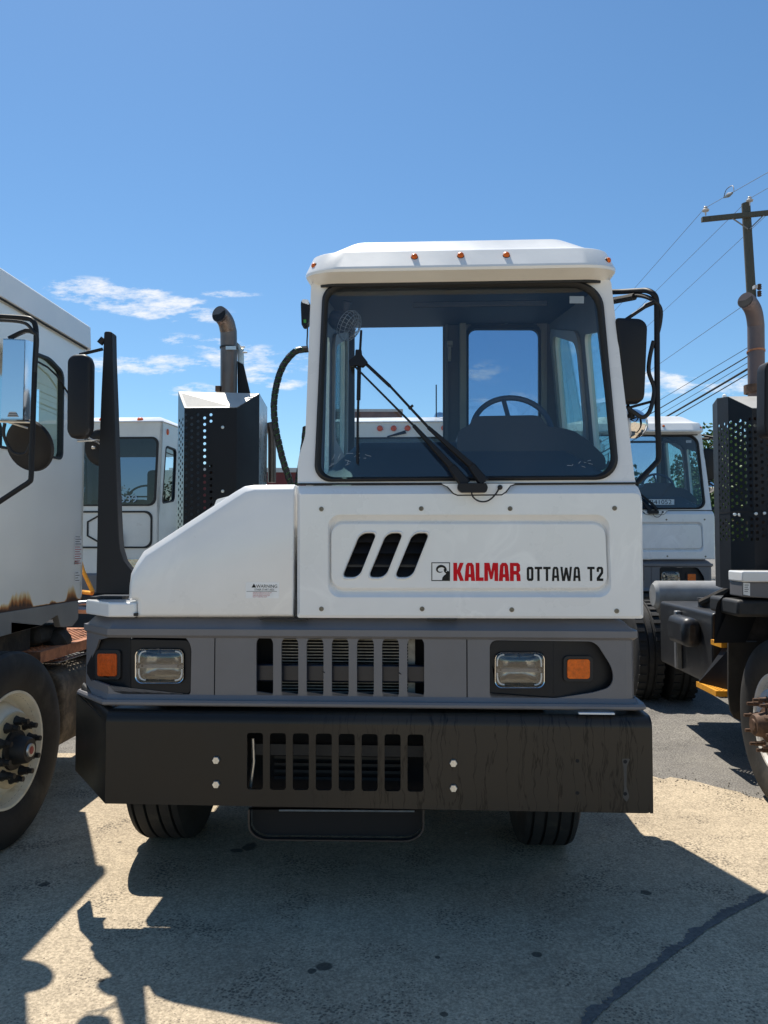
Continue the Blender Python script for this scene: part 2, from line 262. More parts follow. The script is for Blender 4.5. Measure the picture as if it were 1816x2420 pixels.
class MB:
    def __init__(s): s.v = []; s.f = []
    def add(s, vs, fs):
        b = len(s.v); s.v += [tuple(x) for x in vs]; s.f += [tuple(b + i for i in f) for f in fs]; return s
    def box(s, x0, x1, y0, y1, z0, z1):
        return s.add([(x0, y0, z0), (x1, y0, z0), (x1, y1, z0), (x0, y1, z0), (x0, y0, z1), (x1, y0, z1), (x1, y1, z1), (x0, y1, z1)],
                     [(0, 3, 2, 1), (4, 5, 6, 7), (0, 1, 5, 4), (1, 2, 6, 5), (2, 3, 7, 6), (3, 0, 4, 7)])
    def sheet(s, loops, off):
        loops = [[V(p) for p in l] for l in loops]; off = V(off); flat = [p for l in loops for p in l]; n = len(flat)
        if len(loops) == 1 and len(flat) <= 4: tris = [tuple(range(n))]
        else: tris = tessellate_polygon(loops)
        fs = [tuple(t) for t in tris]; vs = flat
        if off.length > 0:
            vs = flat + [p + off for p in flat]; fs = fs + [tuple(i + n for i in reversed(t)) for t in fs]; b = 0
            for l in loops:
                m = len(l)
                for i in range(m): j = (i + 1) % m; fs.append((b + i, b + j, b + j + n, b + i + n))
                b += m
        return s.add(vs, fs)
    def loft(s, rings, cap0=True, cap1=True, closed=True):
        n = len(rings[0]); vs = [p for r in rings for p in r]; fs = []
        for k in range(len(rings) - 1):
            for i in range(n if closed else n - 1):
                j = (i + 1) % n; fs.append((k * n + i, k * n + j, (k + 1) * n + j, (k + 1) * n + i))
        if cap0: fs.append(tuple(reversed(range(n))))
        if cap1: fs.append(tuple((len(rings) - 1) * n + i for i in range(n)))
        return s.add(vs, fs)
    def tube(s, pts, r, seg=10, smooth=0, cap=True, flat=None):
        P = smooth_path(pts, smooth) if smooth else [V(p) for p in pts]
        n = len(P); rr = r if isinstance(r, (list, tuple)) else [r] * n
        if len(rr) != n: rr = [rr[0] + (rr[-1] - rr[0]) * i / (n - 1) for i in range(n)]
        T = [(P[min(i + 1, n - 1)] - P[max(i - 1, 0)]).normalized() for i in range(n)]
        up = V((0, 0, 1)) if abs(T[0].z) < .9 else V((0, 1, 0)); a = T[0].cross(up).normalized(); rings = []
        for i in range(n):
            a = (a - T[i] * a.dot(T[i])).normalized(); b = T[i].cross(a)
            rings.append([P[i] + (a * math.cos(t) + b * math.sin(t)) * rr[i] for t in [2 * math.pi * k / seg for k in range(seg)]])
        return s.loft(rings, cap, cap)
    def lathe(s, prof, o, axis, seg=32, cap=False):
        o = V(o); ax = V(axis).normalized(); up = V((0, 0, 1)) if abs(ax.z) < .9 else V((0, 1, 0)); a = ax.cross(up).normalized(); b = ax.cross(a)
        rings = [[o + ax * h + (a * math.cos(t) + b * math.sin(t)) * max(r, .0005) for t in [2 * math.pi * k / seg for k in range(seg)]] for (r, h) in prof]
        return s.loft(rings, cap, cap)
    def build(s, name, m, parent=None, bevel=0., seg=2, ang=32, sharp=35, recalc=True):
        me = bpy.data.meshes.new(name); me.from_pydata(s.v, [], s.f); me.update()
        if recalc:
            bm = bmesh.new(); bm.from_mesh(me)
            if bevel: bmesh.ops.remove_doubles(bm, verts=bm.verts, dist=.0002)
            bmesh.ops.recalc_face_normals(bm, faces=bm.faces); bm.to_mesh(me); bm.free()
        me.shade_smooth(); me.set_sharp_from_angle(angle=R(sharp))
        o = bpy.data.objects.new(name, me); S.collection.objects.link(o); me.materials.append(MATS[m] if isinstance(m, str) else m)
        if parent: o.parent = parent
        if bevel:
            b = o.modifiers.new('bevel', 'BEVEL'); b.width = bevel; b.segments = seg; b.limit_method = 'ANGLE'; b.angle_limit = R(ang); b.use_clamp_overlap = True
        return o
def tag(o, label=None, cat=None, group=None, kind=None):
    for k, v in (('label', label), ('category', cat), ('group', group), ('kind', kind)):
        if v: o[k] = v
    return o
def empty(name, loc, rz=0, label=None, cat=None, group=None):
    o = bpy.data.objects.new(name, None); S.collection.objects.link(o); o.location = loc; o.rotation_euler = (0, 0, rz); o.empty_display_size = .2
    return tag(o, label, cat, group)
def copy_tree(o, parent=None, skip=()):
    c = o.copy(); S.collection.objects.link(c)
    if parent: c.parent = parent
    for ch in list(o.children):
        if ch.name.split('.')[0] in skip: continue
        copy_tree(ch, c, skip)
    return c
class Frame:
    """a thing's own upright frame: origin on the ground, x right, y to its rear; turns photo pixels into local points at a chosen depth"""
    def __init__(s, x, y, z, yaw):
        s.o = V((x, y, z)); s.yaw = yaw; c, n = math.cos(yaw), math.sin(yaw); s.X = V((c, -n, 0)); s.Y = V((n, c, 0)); s.Z = V((0, 0, 1))
    def loc(s, w): d = w - s.o; return V((d.dot(s.X), d.dot(s.Y), d.z))
    def hit(s, u, v, pt, nrm):
        d = V((0, math.cos(PITCH), math.sin(PITCH))) + V((1, 0, 0)) * ((u - 908) / FPX) + V((0, -math.sin(PITCH), math.cos(PITCH))) * ((1210 - v) / FPX)
        c = s.loc(V((0, 0, HC))); dl = V((d.dot(s.X), d.dot(s.Y), d.z)); pt = V(pt); nrm = V(nrm)
        return c + dl * ((pt - c).dot(nrm) / dl.dot(nrm))
    def y(s, u, v, y): return s.hit(u, v, (0, y, 0), (0, 1, 0))
    def x(s, u, v, x): return s.hit(u, v, (x, 0, 0), (1, 0, 0))
    def z(s, u, v, z): return s.hit(u, v, (0, 0, z), (0, 0, 1))
    def ys(s, pts, y): return [s.y(u, v, y) for (u, v) in pts]
    def xs(s, pts, x): return [s.x(u, v, x) for (u, v) in pts]
YAW = .0488
def text_mesh(body, size, name, m, parent, loc, xs=1., off=0., rot=(R(90), 0, 0), align='LEFT'):
    cu = bpy.data.curves.new('t', 'FONT'); cu.body = body; cu.size = size; cu.offset = off; cu.align_x = align; cu.resolution_u = 3
    ob = bpy.data.objects.new('t', cu); S.collection.objects.link(ob); dg = bpy.context.evaluated_depsgraph_get(); dg.update()
    me = bpy.data.meshes.new_from_object(ob.evaluated_get(dg)); bpy.data.objects.remove(ob); bpy.data.curves.remove(cu)
    me.materials.clear(); me.materials.append(MATS[m]); o = bpy.data.objects.new(name, me); me.name = name; S.collection.objects.link(o); o.parent = parent; o.location = loc; o.rotation_euler = rot; o.scale = (xs, 1, 1)
    return o
# ------------------------------------------------------------------ ground
def gz(y): return 0. if y < 6.2 else min(.15, .045 * (y - 6.2))
ys_ = [-60, -5, 0, 3, 6.2, 7, 8, 9, 9.54, 12, 30, 300]
gm = MB(); vs = []; fs = []
for y in ys_: vs += [(-300, y, gz(y)), (300, y, gz(y))]
for i in range(len(ys_) - 1): fs.append((2 * i, 2 * i + 1, 2 * i + 3, 2 * i + 2))
gm.add(vs, fs); g = gm.build('ground', 'asphalt_grey', recalc=False); tag(g, 'grey asphalt of the truck yard', kind='structure')
# concrete pad in front
edge = [WP(1816 + 500, 1965), WP(1816, 1893), WP(1740, 1872), WP(1660, 1852), WP(1560, 1838), WP(1400, 1838)]
pad = [V((-40, -30, .004)), V((40, -30, .004)), V((40, 2.2, .004))] + [V((p.x, p.y, .004)) for p in edge[:]] + [V((1.3, 5.9, .004)), V((-40, 6.1, .004))]
random.seed(3)
fine = []
for i in range(len(pad)):
    a, b = pad[i], pad[(i + 1) % len(pad)]
    if 3 <= i <= 8:
        n = max(2, int((b - a).length / .06))
        for k in range(n):
            q = a.lerp(b, k / n); fine.append(q + V((random.uniform(-.02, .02), random.uniform(-.035, .035) * (1 + (k % 7 == 0)), 0)))
    else: fine.append(a)
tag(MB().sheet([fine], (0, 0, 0)).build('concrete_pad', 'concrete', recalc=False), 'worn beige concrete slab under the front row of trucks', kind='structure')
# tar filled joint
tp = [(1816 + 200, 2020), (1816, 2112), (1783, 2130), (1725, 2160), (1663, 2197), (1620, 2230), (1581, 2257), (1504, 2318), (1428, 2378), (1380, 2424), (1280, 2510), (1100, 2680)]
tl = smooth_path([WP(*q) for q in tp], 14); lft = []; rgt = []
for i, q in enumerate(tl):
    t = (tl[min(i + 1, len(tl) - 1)] - tl[max(i - 1, 0)]).normalized(); nn = V((-t.y, t.x, 0)); w = .019 + .006 * max(0, 1 - i / 60.)
    w1 = w * random.uniform(.5, 1.5) + .01 * math.sin(i * .33); w2 = w * random.uniform(.75, 1.1)
    lft.append(q - nn * w1 + V((0, 0, .008))); rgt.append(q + nn * w2 + V((0, 0, .008)))
tag(MB().loft([lft, rgt], False, False, closed=False).build('tar_joint', 'tar', recalc=False), 'dark ragged tar line crossing the concrete', kind='structure')
# ------------------------------------------------------------------ wheels
def wheel(parent, cx, cy, cz, side, Rt=.5, w=.28, rim='rim_white', stud='stud_black', disc=None, name='wheel', dish=.0, cap='black_plastic', steer=0., studlen=.055, nuts=True, fat=1.15):
    """side -1: outer face towards -x; +1 towards +x"""
    o = empty(name, (cx, cy, cz)); o.parent = parent; o.rotation_euler = (0, 0, steer)
    h = w / 2; p = []
    tw = [(Rt - .035, -h + .01), (Rt - .012, -h + .02), (Rt, -h + .045)]
    for gx in (-.40, -.14, .14, .40):
        c = gx * w * .8; tw += [(Rt, c - .007), (Rt - .018, c - .005), (Rt - .018, c + .005), (Rt, c + .007)]
    tw += [(Rt, h - .045), (Rt - .012, h - .02), (Rt - .035, h - .01)]
    prof = [(.275, -h + .05), (.29, -h + .028), (.33, -h + .006), (.4, -h - .003), (.44, -h + .001)] + tw + [(.44, h - .001), (.4, h + .003), (.33, h - .006), (.29, h - .028), (.275, h - .05)]
    t = MB().lathe(prof, (0, 0, 0), (side, 0, 0), 72).build('tyre', 'tyre_rubber', o, sharp=28)
    # tread sipes: small blocks round the shoulder
    r = MB().lathe([(.278, h - .05), (.300, h - .03), (.298, h - .018), (.285, h - .02), (.272, h - .06), (.262, h - .10), (.24, h - .085 + dish), (.205, h - .01 + dish), (.185, h + .002 + dish), (.10, h + .002 + dish), (.098, h - .05), (.275, -h + .06)], (0, 0, 0), (side, 0, 0), 56)
    r = r.build('rim', rim, o, sharp=40)
    if disc:
        MB().lathe([(.192, h + .0035 + dish), (.186, h + .010 + dish), (.10, h + .010 + dish)], (0, 0, 0), (side, 0, 0), 48).build('rim_disc', disc, o)
    hb = MB().lathe([(.105, h - .02), (.10, h + .025 + dish), (.075, h + .03 + dish), (.065, h + .09 + dish), (.058, h + .1 + dish), (0, h + .1 + dish)], (0, 0, 0), (side, 0, 0), 32).build('hub', 'stud_black' if cap != 'rust' else 'stud_rust', o)
    MB().lathe([(.035, h + .1 + dish), (.033, h + .108 + dish), (0, h + .108 + dish)], (0, 0, 0), (side, 0, 0), 24).build('hub_cap', 'zinc' if cap != 'rust' else 'stud_rust', o)
    if cap == 'red': MB().lathe([(.02, h + .109 + dish), (0, h + .11 + dish)], (0, 0, 0), (side, 0, 0), 16).build('hub_badge', 'rim_red', o)
    for k in range(10):
        a = 2 * math.pi * (k + .3) / 10; c = V((0, math.cos(a) * .143, math.sin(a) * .143)); b0 = h + .008 + dish
        MB().lathe([(.017 * fat, b0), (.019 * fat, b0 + .003), (.013 * fat, b0 + .022), (.013 * fat, b0 + studlen * .6), (.009 * fat, b0 + studlen * .62), (.009 * fat, b0 + studlen)], c, (side, 0, 0), 8, cap=True).build('lug_nut', stud, o)
    if name == 'wheel' and dish >= 0:
        for k in range(5):   # hand holes
            a = 2 * math.pi * (k + .15) / 5; c = V((0, math.cos(a) * .232, math.sin(a) * .232))
            MB().lathe([(.0, h - .052 + dish), (.026, h - .054 + dish), (.030, h - .06 + dish)], c, (side, 0, 0), 16, cap=True).build('hand_hole', 'inside_black', o)
    return o
# ------------------------------------------------------------------ lettering
def glyph(ch):
    A = [[(0, 0), (.085, .86), (.2, 1), (.46, 1), (.575, .86), (.66, 0), (.41, 0), (.395, .2), (.265, .2), (.25, 0)], [(.278, .38), (.382, .38), (.355, .82), (.305, .82)]]
    G = {'K': (.66, [[(0, 0), (0, 1), (.24, 1), (.24, .6), (.40, 1), (.65, 1), (.44, .52), (.66, 0), (.41, 0), (.24, .42), (.24, 0)]]),
         'A': (.66, A), 'L': (.50, [[(0, 0), (0, 1), (.24, 1), (.24, .2), (.49, .2), (.49, 0)]]),
         'M': (.86, [[(0, 0), (0, 1), (.33, 1), (.43, .5), (.53, 1), (.86, 1), (.86, 0), (.63, 0), (.63, .62), (.5, .1), (.36, .1), (.23, .62), (.23, 0)]]),
         'R': (.66, [[(0, 0), (0, 1), (.5, 1), (.62, .9), (.64, .58), (.54, .46), (.64, .34), (.66, 0), (.42, 0), (.4, .34), (.24, .36), (.24, 0)], [(.24, .56), (.24, .82), (.4, .82), (.4, .56)]]),
         'O': (.52, [[(.02, .12), (.02, .88), (.12, 1), (.4, 1), (.5, .88), (.5, .12), (.4, 0), (.12, 0)], [(.19, .18), (.33, .18), (.33, .82), (.19, .82)]]),
         'T': (.54, [[(.18, 0), (.18, .83), (0, .83), (0, 1), (.53, 1), (.53, .83), (.35, .83), (.35, 0)]]),
         'a': (.54, [[(0, 0), (.06, .86), (.15, 1), (.38, 1), (.47, .86), (.53, 0), (.37, 0), (.355, .22), (.18, .22), (.165, 0)], [(.195, .38), (.34, .38), (.31, .84), (.22, .84)]]),
         'W': (.84, [[(.0, 1), (.12, 0), (.32, 0), (.42, .5), (.52, 0), (.72, 0), (.84, 1), (.68, 1), (.62, .3), (.5, .95), (.34, .95), (.22, .3), (.16, 1)]]),
         '2': (.52, [[(.02, 0), (.02, .22), (.33, .62), (.33, .83), (.19, .83), (.19, .64), (.02, .64), (.02, .88), (.12, 1), (.4, 1), (.5, .88), (.5, .56), (.24, .18), (.5, .18), (.5, 0)]])}
    return G[ch]
def word(s, fr, u0, u1, vt, vb, y, name, m, parent, gap=.07):
    a = fr.y(u0, vb, y); b = fr.y(u1, vb, y); t = fr.y(u0, vt, y); H = t.z - a.z; tw = sum(glyph(c)[0] for c in s) + gap * (len(s) - 1); k = (b.x - a.x) / tw
    x = 0; out = []
    mb = MB()
    for c in s:
        w, loops = glyph(c); P = [[V((a.x + (x + p[0]) * k, y, a.z + p[1] * H)) for p in l] for l in loops]; mb.sheet(P, (0, .0008, 0)); x += w + gap
    return mb.build(name, m, parent)
# ================================================================== MAIN TRUCK
T = Frame(0, 3.30, 0, YAW)
main = empty('yard_truck', T.o, -YAW, 'clean white yard truck facing the camera, with red and black lettering and an empty cab', 'truck', 'white yard trucks')
def quad(u0, u1, v0, v1): return [(u0, v0), (u1, v0), (u1, v1), (u0, v1)]
def build_main(P):
    # ---- bumper
    bzt = T.y(900, 1687, .0).z; bzb = T.y(900, 1912, 0).z
    xl = T.y(250, 1800, 0).x; xr = T.y(1543, 1800, 0).x
    slots = []
    for k in range(8):
        u0 = 584 + 54.2 * k; slots.append(rnd(T.ys(quad(u0, u0 + 38, 1732 + k * .55, 1866 + k * .7), 0), .012, 3))
    zt = bzt - .046
    outer = [V((xl, 0, bzb + .004)), V((xl, 0, zt)), V((xr - .0, 0, zt)), V((xr, 0, bzb))]
    outer = rnd(outer, [0, 0, 0, .03], 4)
    B = MB().sheet([outer] + slots, (0, .012, 0)).build('bumper', 'bumper_black', P)
    b = MB()   # rolled top lip, sides, chamfered wing
    prof = [(0, zt - .0015)]; prof += [(.05 - .05 * math.cos(t), zt + .044 * math.sin(t)) for t in [R(a) for a in range(10, 91, 16)]] + [(.30, zt + .047)]
    xo = T.y(180, 1700, .27).x; yo = .27; zo = T.y(183, 1628, yo).z; zob = T.y(178, 1820, yo).z
    b.loft([[V((x, y, z)) for (y, z) in prof] for x in (xl, xr - .02, xr)], False, False, closed=False)
    b.loft([[V((xl, y, z)) for (y, z) in prof[:-1]], [V((xo + .02, yo + y * .7, zo - zt - .02 + z)) for (y, z) in prof[:-1]]], False, False, closed=False)
    b.sheet([[V((xl, .0005, bzb + .004)), V((xl, .0005, zt - .001)), V((xo, yo, zo - .02)), V((xo, yo, zob))]], (.0, .012, 0))
    b.sheet([[V((xo, yo, zob)), V((xo, yo, zo - .02)), V((xo, .38, zo - .02)), V((xo, .38, zob + .03))]], (.012, 0, 0))
    b.sheet([[V((xr, 0.001, bzb)), V((xr, 0.001, zt)), V((xr, .35, zt)), V((xr, .35, bzb))]], (-.012, 0, 0))
    b.sheet([[V((xl, .05, zt + .042)), V((xo + .02, yo + .03, zo)), V((xo + .02, .3, zo)), V((xl, .3, zo))]], (0, 0, -.005))
    b.box(xl + .02, xr - .02, .014, .10, bzb, bzb + .008)
    b.build('bumper_return', 'bumper_black', B, sharp=50)
    for (u, v) in ((512, 1796), (512, 1853), (1072, 1803), (1072, 1862)):
        c = T.y(u, v, 0); MB().lathe([(.0165, -.001), (.0165, .009), (.0145, .012), (0, .012)], c, (0, -1, 0), 6).build('bolt', 'zinc', B, sharp=20)
    for (u, v) in ((1365, 1798), (1365, 1874), (1478, 1800), (1478, 1876)):
        c = T.y(u, v, 0); MB().lathe([(.008, .0006), (.0, .0007)], c, (0, -1, 0), 12).build('bolt_hole', 'inside_black', B)
    sc = MB(); pts = [(1470, 1793), (1490, 1793), (1482, 1810), (1481, 1860), (1488, 1882), (1482, 1896), (1472, 1884), (1476, 1862), (1474, 1812)]
    sc.sheet([rnd(T.ys(pts, -.0003), .006, 2)], (0, 0, 0)).build('scuff', 'skirt_dull', B)
    # whitish strip lying on the bumper
    a = T.y(1368, 1680, .02); c = T.y(1452, 1681, .02); MB().box(a.x, c.x, .012, .03, bzt + .004, bzt + .01).build('shim', 'sticker_white', B)
    # ---- tow step under the bumper
    lo = rnd(T.ys([(590, 1908), (1003, 1908), (1003, 1984), (590, 1980)], .10), [0, 0, .085, .085], 8)
    li = rnd(T.ys([(594, 1908), (999, 1908), (999, 1981), (594, 1977)], .10), [0, 0, .082, .082], 8)
    st = MB().sheet([lo, li], (0, -.03, 0)).build('step_tray', 'black_paint', P)
    MB().sheet([[p + V((0, .02, 0)) for p in li]], (0, .01, 0)).build('tray_back', 'inside_black', st)
    a = T.y(660, 1915, .07); c = T.y(980, 1917, .07); MB().tube([a, c], .004, 6).build('tray_rod', 'zinc', st)
    # ---- fascia
    yf = .075   # flat face plane
    zt_ = T.y(900, 1463, .11).z; z_b1 = T.y(900, 1508, yf).z; z_l1 = T.y(900, 1646, yf).z; z_l2 = T.y(900, 1662, .04).z; z_l3 = T.y(900, 1673, .04).z
    fx0 = T.y(252, 1500, .045).x; fx1 = T.y(1512, 1490, .045).x; ox = T.y(205, 1470, .28).x
    def plan(o, inner=0.):  # front path, o = how far the profile stands out
        return [(ox - o, .38), (ox - o, .285 - o * .4), (fx0 - o * .3, yf - o), (fx1 - .03 + o - .02, yf - o), (fx1 - .012 + o, yf - o + .015), (fx1 - .005 + o, yf - o + .05), (fx1 + o, .5)]
    rings = []
    for (o, z) in ((-.055, zt_ + .004), (-.03, zt_ - .012), (.0, zt_ - .045), (.012, z_b1 + .035), (.012, z_b1 + .008), (.004, z_b1), (-.0, z_b1 - .004)):
        rings.append([V((x, y, z)) for (x, y) in plan(o)])
    F = MB(); F.loft(rings, False, False, closed=False)
    rings = []
    for (o, z) in ((0., z_l1), (.012, z_l1 - .02), (.03, z_l2 + .003), (.036, z_l2 - .006), (.036, z_l3 + .004), (.028, z_l3 - .002), (-.03, z_l3 - .002)):
        rings.append([V((x, y, z)) for (x, y) in plan(o)])
    F.loft(rings, False, False, closed=False)
    hold = [(235, 1505), (436, 1507), (453, 1522), (451, 1646), (430, 1648), (306, 1646)]
    holL = T.ys([(252, 1506), (440, 1508), (453, 1525), (451, 1644), (306, 1645), (270, 1634), (252, 1620)], yf)
    holR = rnd(T.ys([(1158, 1513), (1408, 1516), (1452, 1585), (1447, 1624), (1402, 1637), (1310, 1651), (1158, 1654)], yf), [.03, .03, .04, .03, .02, .02, .03], 4)
    gr = []
    for k in range(7):
        u0 = 606 + 59.5 * k; gr.append(rnd(T.ys(quad(u0, u0 + 40, 1503 + k * .3, 1654 + k * .4), yf), .036, 5))
    xs1 = T.y(508, 1550, yf).x; xs2 = T.y(1104, 1550, yf).x; g = .0025; zT, zB = z_b1 - .004, z_l1
    def rect(x0, x1): return [V((x0, yf, zB)), V((x0, yf, zT)), V((x1, yf, zT)), V((x1, yf, zB))]
    hl = [p for p in holL]; hl[0].x = hl[-1].x = fx0 + .012
    hp_ = rnd(hl, [0, .0, .03, .02, .0, 0, 0], 4); hp_ = [V((fx0, yf, p.z)) if p.x < fx0 + .02 else p for p in hp_]
    F.sheet([[V((fx0, yf, zB))] + [hp_[-1]] + hp_[-2::-1] + [V((fx0, yf, zT)), V((xs1 - g, yf, zT)), V((xs1 - g, yf, zB))]], (0, .012, 0))
    zh0, zh1 = hp_[-1].z, hp_[0].z
    F.sheet([rect(xs2 + g, fx1 - .05), holR], (0, .012, 0))
    # left chamfer facet with its own opening, right return
    A1 = V((fx0, yf, 0)); A2 = V((ox, .285, 0)); ca_ = (A2 - A1); cn_ = V((ca_.y, -ca_.x, 0))
    def ch(u, v): return T.hit(u, v, A1, cn_)
    cm2 = [ch(236, 1507), ch(229, 1530), ch(210, 1572), ch(210, 1590), ch(221, 1612)]
    F.sheet([[V((fx0, yf, zB)), V((fx0, yf, zh0))] + rnd(cm2, .01, 2)[::-1] + [V((fx0, yf, zh1)), V((fx0, yf, zT)), V((ox, .285, zT)), V((ox, .285, zB))]], (0.004, .012, 0))
    F.sheet([[V((ox, .285, zB)), V((ox, .285, zT)), V((ox, .38, zT)), V((ox, .38, zB))]], (.01, 0, 0))
    ret = [(fx1 - .05, yf), (fx1 - .025, yf + .006), (fx1 - .012, yf + .03), (fx1 - .008, .5)]
    F.loft([[V((x, y, z)) for (x, y) in ret] for z in (zB, zT)], False, False, closed=False)
    Fo = F.build('fascia', 'fascia_grey', P, sharp=28)
    C = MB().sheet([rect(xs1 + g, xs2 - g)] + gr, (0, .016, 0)).build('grille', 'fascia_grey', P, bevel=.0045, seg=3)
    # rubbed seam lines
    for xs in (xs1, xs2): MB().box(xs - .002, xs + .002, yf + .004, yf + .02, zB, zT).build('seam', 'inside_black', Fo)
    # behind the grille
    cx0 = T.y(650, 1500, .17).x; cx1 = T.y(965, 1500, .17).x; zc0 = T.y(800, 1655, .17).z - .02; zc1 = T.y(800, 1500, .17).z + .02
    cm_ = MB(); k = 0; z = zc0
    while z < zc1: cm_.box(cx0, cx1, .17, .185, z, z + .0035); z += .0135
    cm_.box(cx1, cx1 + .03, .165, .2, zc0, zc1)
    cm_.build('condenser', 'condenser', P)
    MB().box(xs1 - .3, xs2 + .35, .24, .25, bzb - .04, zt_).build('radiator_sunblock', 'inside_black', P)  # black sheet carried down low to block sunlit ground behind the slots
    a = T.y(600, 1568, .13); c = T.y(600, 1610, .13); MB().box(T.y(590, 1500, .13).x, T.y(1012, 1500, .13).x, .12, .15, c.z, a.z).build('cross_tube', 'dash_blue_dark', P, bevel=.008)
    for (u0, v0, u1, v1) in ((763, 1587, 787, 1608), (943, 1590, 968, 1613)):
        MB().tube([T.y(u0, v0, .07), T.y((u0 + u1) / 2, (v0 + v1) / 2 - 3, .085), T.y(u1, v1, .10)], .002, 6, 3).build('cable_tie', 'black_plastic', C)
    # behind the bumper slots: cross bar and fins
    a = T.y(640, 1757, .10); c = T.y(640, 1783, .10); bk = MB().box(T.y(598, 1500, .1).x, T.y(1000, 1500, .1).x, .09, .11, c.z, a.z).build('bumper_brace', 'frame_black', P)
    fn = MB(); z = bzb + .06
    while z < a.z - .05: fn.box(T.y(650, 1800, .2).x, T.y(965, 1800, .2).x, .19, .205, z, z + .012); z += .03
    fn.build('lower_fins', 'frame_black', P)
    MB().tube([T.y(598, 1745, .08), T.y(600, 1800, .08), T.y(592, 1860, .08)], .008, 8).build('latch_rod', 'zinc', P)
    # ---- lamps
    def headlight(u0, u1, v0, v1, plate, sgn, us, side_pts, mk, lensm):
        H = empty('headlight', T.y((u0 + u1) / 2, (v0 + v1) / 2, yf), 0); H.parent = P; o = H.location.copy(); inv = Matrix.Translation(-o)
        def bl(mb, n, m, **k): mb.v = [tuple(V(q) - o) for q in mb.v]; return mb.build(n, m, H, **k)
        yp = yf + .006
        hole = rnd(T.ys(quad(u0, u1, v0, v1), yp), .03, 6)
        bl(MB().sheet([rnd(T.ys(plate, yp), [.0, .03, .03, .0] if sgn < 0 else [.03, 0, 0, .03], 4), hole], (0, .01, 0)), 'bezel', 'black_plastic', bevel=.002)
        # bowl
        cx = sum((p.x for p in hole)) / len(hole); cz = sum((p.z for p in hole)) / len(hole)
        def sc(s, y): return [V((cx + (p.x - cx) * s, y, cz + (p.z - cz) * s)) for p in hole]
        bl(MB().loft([sc(1.0, yp - .010), sc(.99, yp - .014), sc(.965, yp - .012), sc(.95, yp + .0)], False, False), 'trim_ring', 'chrome')
        bl(MB().loft([sc(.94, yp), sc(.9, yp + .03), sc(.7, yp + .06), sc(.4, yp + .075)], False, True), 'reflector', 'reflector_silver')
        hw = (max(p.x for p in hole) - min(p.x for p in hole)) / 2; hh_ = (max(p.z for p in hole) - min(p.z for p in hole)) / 2
        bl(MB().box(cx - hw * .9, cx + hw * .9, yp + .012, yp + .05, cz - hh_ * .16, cz + hh_ * .02), 'lamp_divider', 'fascia_grey')
        for sx_ in (-1, 1):
            for sz_ in (-1, 1):
                cr = [V((cx + sx_ * hw * a_, yp + .002, cz + sz_ * hh_ * b_)) for (a_, b_) in ((.60, .84), (.74, .80), (.84, .66), (.88, .42), (.88, .18))]
                bl(MB().tube(cr, .0035, 6, 3), 'led_strip', 'sticker_white')
        bl(MB().loft([sc(.95, yp - .010), sc(.85, yp - .016), sc(.5, yp - .020)], False, True), 'lens', 'lens_glass')
        for (dx, dz) in ((0, .058), (0, -.058), (-.08, 0), (.08, 0)):
            bl(MB().box(cx + dx - .004, cx + dx + .004, yp - .006, yp - .001, cz + dz - .006, cz + dz + .006), 'lens_clip', 'rubber_seal')
        # angled side panel of the pocket
        bl(MB().sheet([side_pts], (0, .01, 0)), 'side_panel', 'black_plastic')
        return H
    def onplane(u, v, pa, pb):
        d = pb - pa; return T.hit(u, v, pa, V((d.y, -d.x, 0)))
    # left
    pa = T.y(306, 1570, yf + .008); pb = V((ox + .0, .262, 0)); L_ = lambda u, v: onplane(u, v, pa, pb)
    headlight(322, 437, 1533, 1614, [(306, 1511), (452, 1513), (452, 1643), (306, 1646)], -1, 0,
              [L_(309, 1506), L_(236, 1503), L_(226, 1530), L_(206, 1572), L_(206, 1592), L_(219, 1614), L_(275, 1637), L_(309, 1649)], None, None)
    # right
    ra = T.y(1308, 1570, yf + .008); rb = ra + V((.30, .045, 0)); R_ = lambda u, v: onplane(u, v, ra, rb)
    headlight(1169, 1287, 1541, 1625, [(1158, 1514), (1308, 1515), (1308, 1652), (1158, 1654)], 1, 0,
              rnd([R_(1308, 1513), R_(1410, 1514), R_(1456, 1585), R_(1451, 1628), R_(1402, 1640), R_(1308, 1653)], [0, .02, .03, .03, .01, 0], 3), None, None)
    def indicator(f, u0, u1, v0, v1, m, nrm):
        q = [f(u, v) for (u, v) in quad(u0, u1, v0, v1)]; c = sum(q, V()) / 4; n = V(nrm).normalized()
        s = MB().sheet([rnd([c + (p - c) * 1.32 for p in q], .02, 4), rnd([p for p in q], .012, 4)], n * .010).build('indicator_light', 'rubber_seal', P, bevel=.002)
        MB().sheet([rnd([c + (p - c) * 1.0 for p in q], .012, 4)], n * .014).build('indicator_lens', m, s, bevel=.003)
    n = (pb - pa); indicator(L_, 236, 281, 1544, 1597, 'orange_lens', (n.y if n.y < 0 else -n.y, n.x if n.y > 0 else -n.x, 0) if False else (-.45, -.9, 0))
    indicator(R_, 1339, 1392, 1557, 1603, 'amber_lens', (.15, -1, 0))
    # ---- white hood at the left
    yh = .085
    O = [(324, 1459), (324, 1419), (305, 1417), (306, 1385), (310, 1355), (322, 1331), (340, 1303), (556, 1162), (578, 1149), (600, 1146), (699, 1145), (697, 1459)]
    I = [(334, 1452), (334, 1415), (322, 1410), (322, 1388), (326, 1368), (338, 1352), (356, 1332), (566, 1196), (586, 1182), (606, 1173), (694, 1171), (692, 1452)]
    oo = T.ys(O, yh + .035); oi = T.ys(I, yh); om = [a.lerp(b, .45) + V((0, -.011, 0)) for a, b in zip(oo, oi)]
    bk = [V((p.x + (.0), 1.05, p.z - (.0))) for p in oo]
    hd = MB(); hd.loft([bk, oo, om, oi], True, False); hd.sheet([oi], (0, 0, 0))
